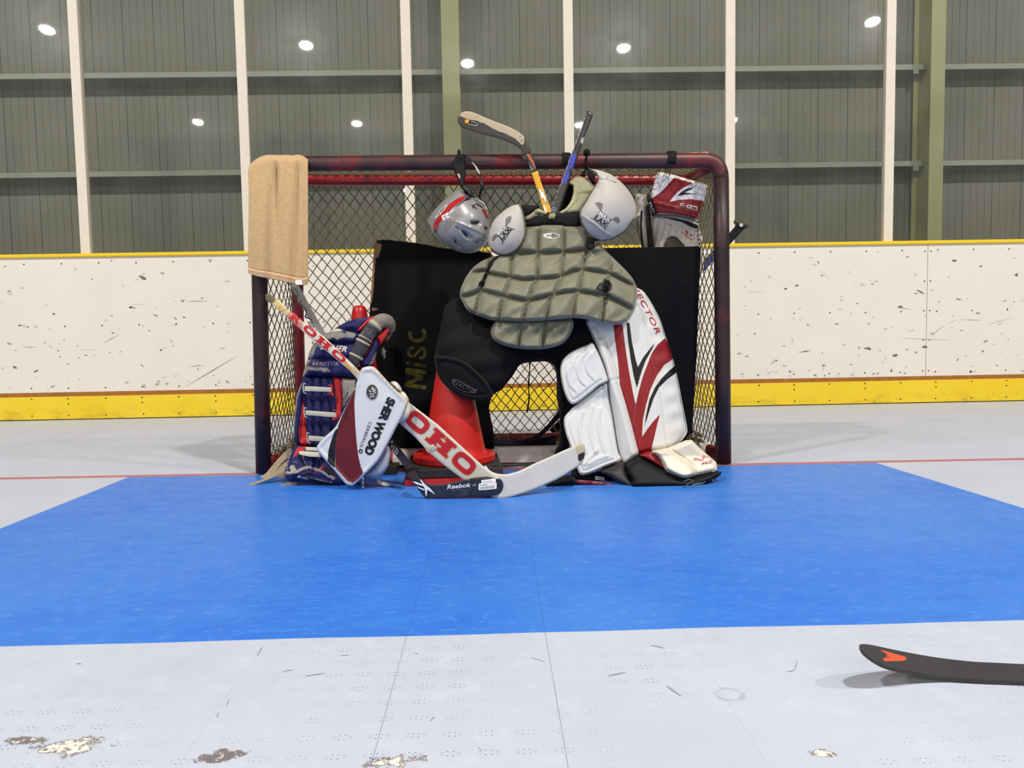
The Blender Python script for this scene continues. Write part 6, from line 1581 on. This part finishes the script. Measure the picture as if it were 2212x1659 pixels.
decal('vector_mark', [zG((400, 1150), (432, 1152), (520, 1186), (505, 1196), (440, 1176)), zG((432, 1192), (450, 1198), (520, 1225), (512, 1236), (462, 1214)), zG((474, 1132), (486, 1136), (520, 1175), (545, 1230), (536, 1290), (530, 1290), (520, 1220), (490, 1160)), zG((520, 1176), (570, 1215), (622, 1275), (560, 1238), (525, 1210))], sr, 'letter_white', es, .0016, 3)
decal('price_sticker', [zG((1036, 1172), (1062, 1165), (1060, 1138), (1196, 1121), (1200, 1160), (1208, 1164), (1206, 1220), (1100, 1232), (1035, 1234), (1034, 1200))], sr, 'label_white', es, .0022, 3)
decal('sticker_barcode', [zG(*bar((1058 + k * 9, 1200 - k * .8), (1059 + k * 9, 1224 - k * .8), 3 + 3 * (k % 3 == 0))) for k in range(15)] + [zG(*bar((1080 + k * 14, 1150 - k * 1.2), (1078 + k * 14, 1164 - k * 1.2), 4)) for k in range(7)] + [zG(*bar((1046, 1186), (1120, 1180), 4))], sr, 'emblem_grey', es, .0030, 3)

# ------------------------------------------------------------------ sticks standing in the collar
ys = thing('hockey_stick', 'yellow shafted hockey stick with upturned taped black blade standing in the chest collar', 'hockey stick', tuple(P(1185, 458, -.08)))
yY = lambda U, V: lerp(V, 240, 460, -.045, -.095)
mat('blade_black', (58, 54, 50), 0.55, 0.35, var=0.1, vscale=12, regions=[('e_tape', (176, 160, 136), 4, 60), ('e_orange', (232, 158, 36), 0), ('e_blk', (20, 20, 20), 0)], spots=None)
mat('hosel', (52, 50, 48), 0.45, 0.4, regions=[('e_or', (206, 92, 50), 1, 80), ('e_gr', (128, 126, 126), 0)])
mat('shaft_yellow', (222, 162, 34), 0.4, 0.45, regions=[('e_edge', (240, 186, 104), 0)])
bl_ = zV((212, 140), (240, 86), (300, 68), (350, 70), (400, 80), (500, 122), (640, 182), (800, 242), (950, 305), (1060, 370), (1118, 422), (1150, 470), (1190, 560), (1218, 640), (1130, 690), (1080, 612), (1000, 552), (900, 500), (800, 462), (700, 432), (500, 382), (350, 332), (260, 300), (205, 250), (183, 195), (190, 152))
o, sy = pad('blade', bl_, yY, 'blade_black', ys, thick=.003, R=4, edge=.008, back=0, step=2.8, regions={
    'e_tape': [('poly', zV((190, 118), (240, 70), (310, 55), (520, 110), (820, 235), (1070, 365), (1122, 425), (1115, 520), (1092, 542), (1060, 510), (1000, 455), (900, 400), (800, 362), (700, 318), (560, 240), (470, 205), (350, 180), (300, 168)))],
    'e_orange': [('poly', zV((292, 185), (340, 178), (350, 190), (335, 240), (295, 230), (285, 208)))], 'e_blk': [('poly', zV((350, 190), (470, 225), (468, 262), (338, 240))), ('poly', zV((1060, 405), (1080, 410), (1070, 440), (1052, 432))), ('poly', zV((1070, 480), (1100, 455), (1105, 470), (1082, 505)))] + [('poly', zV(*ell((a, b), r, r * .7, 7))) for a, b, r in ((540, 232, 9), (600, 242, 8), (720, 320, 9), (815, 262, 9), (940, 350, 8), (570, 150, 12), (470, 140, 12), (735, 215, 9), (620, 175, 8), (660, 215, 6), (880, 300, 6), (920, 390, 7), (1000, 360, 7), (760, 270, 6), (830, 340, 6), (520, 190, 7), (690, 270, 6), (1010, 430, 6), (860, 370, 5), (430, 110, 7), (640, 250, 6), (780, 330, 5))]})
decal('blade_mark', [zV(*bar(a, b, 7)) for a, b in zip([(345, 248), (450, 270), (464, 255), (455, 238)], [(450, 270), (464, 255), (455, 238), (440, 232)])] + [zV(*bar((385, 205 + 0), (388, 222), 8)), zV(*bar((405, 210), (408, 226), 8)), zV(*bar((425, 216), (428, 230), 8))], sy, 'badge_light', ys, .0014, 3)
o, _ = pad('hosel', zV((1128, 688), (1218, 640), (1260, 745), (1302, 892), (1310, 902), (1225, 935), (1200, 860), (1170, 780)), yY, 'hosel', ys, thick=.004, R=3, edge=.014, back=0, step=2.6, smooth=False, regions={'e_or': [('poly', zV((1145, 640), (1170, 648), (1240, 760), (1282, 870), (1270, 876), (1230, 790), (1160, 680)))], 'e_gr': [('poly', zV((1172, 770), (1190, 785), (1225, 860), (1255, 880), (1230, 915), (1200, 860)))]})
o, sy2 = pad('shaft', zV((1225, 935), (1308, 902), (1360, 1070), (1420, 1230), (1512, 1502), (1560, 1640), (1460, 1660), (1410, 1502), (1330, 1250), (1260, 1040)), yY, 'shaft_yellow', ys, thick=.003, R=2.5, edge=.018, back=0, step=2.8, smooth=False, regions={'e_edge': [('line', zV((1312, 912), (1425, 1240), (1515, 1500)), 1.0)]})
SMK = [(1308, 1138), (1350, 1160), (1362, 1198), (1388, 1182), (1412, 1258), (1430, 1264), (1446, 1370), (1412, 1330), (1404, 1296), (1362, 1296), (1330, 1205)]
decal('shaft_mark', [zV(*SMK)], sy2, mat('mark_outline', (70, 66, 70), 0.5), ys, .0012, 3)
decal('shaft_mark', [zV(*[(1378 + (p - 1378) * .84, 1250 + (q - 1250) * .93) for p, q in SMK]), zV((1385, 1385), (1412, 1395), (1448, 1490), (1420, 1500))], sy2, 'white_print', ys, .002, 3)

bs = thing('hockey_stick', 'dark hockey stick standing butt up beside the shoulder cap with a blue marked shaft', 'hockey stick', tuple(P(1195, 455, -.07)))
bYs = lambda U, V: lerp(V, 238, 460, -.048, -.095)
mat('shaft_black', (46, 44, 44), 0.3, 0.55, var=0.12, vscale=30, regions=[('e_blue', (44, 62, 168), 4, 60), ('e_hi', (186, 186, 190), 0), ('e_blk', (20, 20, 22), 0)], spots=[((110, 108, 106), 70, 0.72, 0.78)])
o, sb_ = pad('shaft', zV((2000, 58), (2092, 84), (2080, 150), (2040, 250), (1985, 390), (1940, 520), (1880, 680), (1810, 880), (1745, 1080), (1700, 1220), (1640, 1390), (1600, 1500), (1560, 1640), (1480, 1620), (1500, 1440), (1550, 1310), (1605, 1160), (1680, 950), (1755, 745), (1825, 560), (1900, 360), (1950, 220)), bYs, 'shaft_black', bs, thick=.003, R=2.5, edge=.018, back=0, step=2.8, smooth=False, regions={
    'e_blue': [('poly', zV((1790, 665), (1860, 690), (1820, 830), (1790, 900), (1745, 930), (1760, 990), (1700, 1080), (1655, 1090), (1650, 1050), (1700, 960), (1740, 800)))], 'e_hi': [('line', zV((1945, 240), (1820, 590), (1700, 920), (1610, 1160)), .6)], 'e_blk': [('poly', zV((1840, 540), (1890, 560), (1870, 640), (1815, 620))), ('poly', zV(*ell((1768, 800), 18, 20, 10))), ('poly', zV((1745, 870), (1770, 850), (1790, 890), (1760, 960), (1740, 930)))]})
decal('shaft_emblem', [zV(*p) for p in ring([(1965, 435), (1930, 450), (1918, 480), (1925, 510), (1945, 525)], 0)[:0]] + [zV(*bar(a, b, 7)) for a, b in zip([(1965, 436), (1935, 448), (1918, 480), (1924, 508)], [(1935, 448), (1918, 480), (1924, 508), (1944, 524)])] + [zV((1960, 450), (1940, 465), (1930, 490), (1945, 512), (1950, 480))], sb_, 'white_print', bs, .0015, 3)
decal('shaft_emblem', [zV(*p) for p in ring(ell((1535, 1452), 30, 34, 10), 6)] + [zV(*bar((1518, 1450), (1552, 1455), 9)), zV(*bar((1535, 1435), (1538, 1470), 8))], sb_, mat('mark_blue', (150, 160, 214), 0.5), bs, .0015, 3)
pad('blue_band', zV((1795, 655), (1862, 678), (1850, 725), (1780, 702)), lambda U, V: bYs(U, V) - .018, mat('band_blue', (40, 64, 190), 0.5), bs, thick=.002, R=2, edge=.002, back=0, step=3, smooth=False)

# ------------------------------------------------------------------ catching glove
gl_ = thing('catching_glove', 'white and red goalie catching glove marked CCM hanging from the crossbar on the right', 'catching glove', tuple(P(1450, 540, .2)))
mat('glove_cuff', (224, 222, 226), 0.45, 0.42, regions=[('e_red', (138, 28, 36), 0), ('e_white', (226, 222, 224), 0), ('e_black', (28, 28, 32), 0), ('e_cream', (240, 232, 212), 0)], var=0.02, bump=0.04, bscale=50)
mat('glove_white', (196, 188, 176), 0.65, 0.3, var=0.10, vscale=14, bump=0.3, bscale=40, bcoord=(3, 1, .4), regions=[('e_white', (222, 216, 210), 0), ('e_black', (28, 28, 30), 1, 60), ('e_dirt', (104, 98, 84), 7, 60), ('e_red', (170, 40, 44), 2, 120)])
yG = lambda U, V: .20 + 0 * U
cuff = zK((480, 166), (600, 180), (740, 216), (1000, 290), (1250, 362), (1320, 390), (1336, 420), (1330, 500), (1288, 650), (1252, 690), (1225, 780), (1190, 880), (1165, 945), (1150, 975), (1000, 935), (800, 900), (600, 888), (490, 884), (440, 850), (405, 730), (372, 620), (358, 560), (395, 440), (430, 300), (450, 210))
def cfx(U, V, sd):
    e = -.016 * np.exp(-(seg_dist(U, V, zK((390, 660), (560, 700), (800, 775), (1000, 850), (1190, 890)), False) / 4.0) ** 2)
    e += .018 * np.clip((V - np.interp(U, *np.array(zK((390, 660), (800, 775), (1190, 890))).T)) / 6, -1, 0)
    return e * np.clip(sd / 3, 0, 1)
o, sc_ = pad('cuff', cuff, lambda U, V: .18 + 0 * U, 'glove_cuff', gl_, thick=.03, R=7, edge=.02, back=.02, step=2.6, smooth=False, extra=cfx, regions={
    'e_red': [('poly', zK((760, 264), (1085, 362), (1000, 400), (900, 446), (780, 555), (680, 680), (850, 645), (1050, 632), (1262, 662), (1230, 790), (1150, 978), (1000, 930), (800, 892), (600, 872), (450, 868), (372, 625), (450, 575), (540, 505), (640, 400)))],
    'e_white': [('poly', [(0, 0), (1, 0), (0, 1)])], 'e_black': [('poly', zK((1160, 402), (1050, 470), (955, 510), (905, 525), (1000, 528), (1100, 535), (1190, 560), (1100, 552), (960, 556), (800, 588), (870, 520), (980, 455), (1080, 430)))],
    'e_cream': [('poly', zK((470, 150), (1350, 385), (1340, 420), (1290, 425), (1000, 330), (740, 255), (480, 225), (450, 215)))]})
for x, ch, c in ((850, 'C', 'white_print'), (955, 'C', 'white_print'), (1060, 'M', 'red_leather')):
    yb_ = 740 + (x - 850) * .30
    if ch == 'M':
        decal('logo_box', [zK((1042, 732), (1165, 758), (1152, 832), (1036, 800))], sc_, 'white_print', gl_, .0018, 2.5)
    else:
        bx_ = [(x - 12, yb_ - 70), (x + 88, yb_ - 48), (x + 80, yb_ + 30), (x - 18, yb_ + 6)]
        decal('logo_box', [zK(*bar(bx_[i], bx_[(i + 1) % 4], 5)) for i in range(4)], sc_, mat('box_pink', (190, 120, 124), 0.5), gl_, .0018, 2.5)
    lettering('logo_letter', ch, zK((x + 6, yb_ + 0))[0], zK((x + 72, yb_ + 19))[0], 6.4, sc_, c, gl_, .05 if ch == 'C' else .012, eps=.0035)
pad('cuff_binding', zK((290, 600), (320, 560), (355, 550), (380, 640), (420, 760), (470, 880), (440, 900), (385, 930), (350, 800), (310, 690)), .165, 'black_plastic', gl_, thick=.014, R=6, back=.02, step=2.8)
lettering('binding_letters', 'PRO', zK((330, 700))[0], zK((400, 860))[0], 5, Surf(np.linspace(1400, 1412, 8), np.linspace(435, 462, 8), np.full(8, .152)), 'badge_light', gl_, .0)
pocket = zK((470, 884), (640, 890), (800, 902), (1000, 938), (1150, 972), (1178, 1000), (1180, 1080), (1200, 1160), (1230, 1230), (1245, 1300), (1248, 1460), (1240, 1900), (900, 2100), (560, 2080), (430, 1800), (405, 1450), (385, 1250), (358, 1040), (355, 980), (380, 930))
o, sp_ = pad('pocket', pocket, .21, 'glove_white', gl_, thick=.045, R=20, back=.06, step=2.8, regions={
    'e_white': [('poly', zK((480, 884), (800, 900), (1150, 972), (1180, 1090), (1000, 1010), (800, 960), (600, 920)))], 'e_black': [('poly', zK((470, 925), (560, 935), (800, 965), (1000, 1010), (1170, 1080), (1172, 1150), (1050, 1110), (900, 1030), (700, 980), (560, 950))), ('line', zK((380, 1000), (430, 940), (520, 935)), 1.0), ('line', zK((675, 1055), (710, 1085)), .9), ('line', zK((780, 1155), (802, 1200)), .9), ('line', zK((500, 940), (600, 1000)), .5)],
    'e_dirt': [('poly', zK((580, 1440), (640, 1300), (700, 1260), (800, 1280), (900, 1380), (960, 1450), (900, 1700), (600, 1700)))], 'e_red': [('poly', zK((945, 1170), (965, 1140), (990, 1180), (1000, 1230), (975, 1245))), ('poly', zK((1010, 1245), (1040, 1225), (1085, 1255), (1050, 1270))), ('line', zK((900, 1190), (940, 1240), (1000, 1290), (1070, 1330)), 1.2)]},
    extra=lambda U, V, sd: .004 * np.sin((U - 1400) * .45 + (V - 460) * .1) * (U < 1450) * np.clip(sd / 8, 0, 1) - .014 * np.clip(sdf(U, V, np.array(zK((580, 1440), (640, 1300), (700, 1260), (800, 1280), (900, 1380), (960, 1450), (900, 1700), (600, 1700)))) / 4, 0, 1) + .010 * np.clip(sdf(U, V, np.array(zK((470, 925), (800, 965), (1170, 1080), (1172, 1150), (900, 1030), (560, 950)))) / 2, 0, 1))
for a, b in ((1162, 1022), (1160, 1170), (1165, 1255), (1178, 1325), (1188, 1392)):
    mb = MB(); c = P(*zK((a, b))[0], .158); disc(mb, c, .0042, 10, .001)
    mb.done('eyelet', MATS['black_print'], gl_, recalc=False)
o, _ = pad('thumb_side', zK((98, 570), (130, 535), (185, 535), (230, 560), (295, 550), (285, 640), (270, 700), (300, 720), (290, 800), (280, 900), (295, 1050), (310, 1250), (328, 1460), (340, 2000), (200, 2000), (200, 1460), (150, 1260), (118, 1100), (98, 980), (110, 900), (140, 820), (120, 740), (105, 650)), .235, 'glove_white', gl_, thick=.035, R=10, back=.04, step=2.8, regions={
    'e_white': [('poly', zK((220, 800), (280, 760), (290, 900), (310, 1200), (330, 1460), (300, 1460), (260, 1200), (240, 1000)))], 'e_black': [('poly', zK((190, 830), (225, 830), (220, 900), (210, 1100), (225, 1300), (245, 1460), (215, 1460), (180, 1250), (175, 1100), (180, 950)))], 'e_dirt': [('poly', zK((100, 960), (170, 900), (170, 1250), (210, 1460), (180, 1460), (120, 1150)))], 'e_red': [('poly', [(0, 0), (1, 0), (0, 1)])]},
    extra=lambda U, V, sd: -.012 * np.clip(sdf(U, V, np.array(zK((190, 830), (225, 830), (210, 1100), (245, 1460), (215, 1460), (175, 1100)))) / 2, 0, 1))
pad('finger_lining', zK((285, 740), (330, 720), (360, 900), (365, 1000), (390, 1250), (412, 1460), (430, 2000), (340, 2000), (325, 1460), (305, 1200), (290, 950)), .21, mat('lining_brown', (64, 40, 38), 0.7, 0.3, regions=[], spots=[((28, 26, 28), 8, 0.4, 0.6)]), gl_, thick=.02, R=6, back=.03, step=3, smooth=False)
mb = MB()
for u, v0, v1 in ((1419, 360, 378), (1437, 361, 377), (1447, 360, 380), (1424, 361, 376), (1441, 362, 379)):
    mb.tube(spline([P(u, v0 - 8, -.01), P(u + 1, v0 + 4, .06), P(u - 1, v1 - 4, .15), P(u, v1, .17)], False, 4), .0022, 6)
mb.done('hanging_cord', MATS['black_cord'], gl_)

# ------------------------------------------------------------------ stick leaning behind the right post
rs = thing('hockey_stick', 'blue and black hockey stick leaning behind the right goal post with a knobbed taped butt', 'hockey stick', tuple(G(1240, 915, 0)))
a = P(1606, 483, .50); b = P(1515, 582, .56); g_ = P(1236, 884, .80)
d1 = (b - a) / np.linalg.norm(b - a)
def beam(name, p0, p1, w, t_, m_):
    p0, p1 = np.array(p0), np.array(p1); d = (p1 - p0) / np.linalg.norm(p1 - p0); s_ = np.cross(d, (0, 1, 0)); s_ /= np.linalg.norm(s_); q = np.cross(d, s_)
    V = [p + s_ * i * w / 2 + q * j * t_ / 2 for p in (p0, p1) for i, j in ((-1, -1), (1, -1), (1, 1), (-1, 1))]
    mb = MB(); mb.add(V, [(0, 3, 2, 1), (4, 5, 6, 7), (0, 1, 5, 4), (1, 2, 6, 5), (2, 3, 7, 6), (3, 0, 4, 7)])
    o = mb.done(name, m_, rs, smooth=False); bv = o.modifiers.new('b', 'BEVEL'); bv.width = .004; bv.segments = 2; return o
m1 = a + (b - a) * .44
beam('grip_tape', a + d1 * .008, m1, .036, .028, mat('grip_black', (38, 40, 44), 0.8, 0.2, bump=.3, bscale=120))
beam('shaft', m1, g_, .030, .022, mat('shaft_blue', (34, 62, 132), 0.35, 0.5))
beam('shaft_stripe', m1 + A([-.011, -.004, .010]), g_ + A([-.011, -.004, .010]), .012, .020, mat('stripe_dark', (70, 72, 66), 0.4))
mb = MB(); c = a; ss_ = np.cross(d1, (0, 1, 0))
mb.tube([c - d1 * .012, c - d1 * .008, c + d1 * .006, c + d1 * .014], [.018, .027, .027, .019], 14); mb.done('butt_knob', mat('butt_tape', (92, 86, 70), 0.9, 0.1, var=.2, vscale=40, bump=.5, bscale=120), rs)
mb = MB(); c2 = P(1594, 479, .49); mb.tube([c2 + A([-.016, 0, .004]), c2 + A([.002, 0, -.004]), c2 + A([.012, 0, -.010])], [.010, .014, .010], 10); mb.done('butt_knob', MATS['butt_tape'], rs)
disc_mb = MB(); disc(disc_mb, P(1601, 486, .468), .009, 12, .001); disc_mb.done('butt_cap', MATS['badge_light'], rs, recalc=False)
f_ = g_ + A([-.10, .02, 0]); f_[2] = .03
beam('blade', g_ + A([.02, 0, -.01]), f_, .05, .012, MATS['pad_black'])

# ------------------------------------------------------------------ stick blade in the right foreground
fs = thing('hockey_stick', 'black hockey stick blade with an orange chevron lying on the grey floor at lower right', 'hockey stick', tuple(G(2100, 1470, 0)))
mat('blade_matte', (56, 54, 57), 0.6, 0.35, var=0.07, vscale=10, bump=0.1, bscale=120, regions=[('e_or', (222, 84, 50), 0)])
fp = [(1856, 1394), (1862, 1391.5), (1872, 1391.5), (1890, 1394.5), (1925, 1402), (1975, 1412), (2030, 1421), (2100, 1429), (2160, 1432), (2212, 1434.5), (2320, 1438), (2440, 1446), (2440, 1482), (2320, 1477), (2212, 1471.5), (2150, 1469), (2080, 1465), (2020, 1459), (1960, 1448), (1925, 1441), (1900, 1432), (1880, 1420), (1864, 1407)]
fz = lambda U, V: .002 + .046 * np.clip((2060 - U) / 200, 0, 1) ** 1.7 + .012 * np.clip((1470 - V) / 60, 0, 1)
chev = zH((722, 306), (760, 312), (870, 345), (960, 370), (992, 385), (990, 405), (960, 418), (850, 420), (775, 422), (755, 402), (775, 385), (850, 392), (790, 368), (800, 355), (770, 335))
o, _ = pad('blade', fp, 0, 'blade_matte', fs, thick=0, R=4, edge=.006, back=0, step=3.5, ground=fz, regions={'e_or': [('spoly', chev)]})
q0 = G(2440, 1464, .012)
mb = MB(); mb.box((q0[0] - .02, q0[1] - .018, .004), (q0[0] + .9, q0[1] + .010, .030)); mb.done('shaft', MATS['pad_black'], fs, smooth=False)
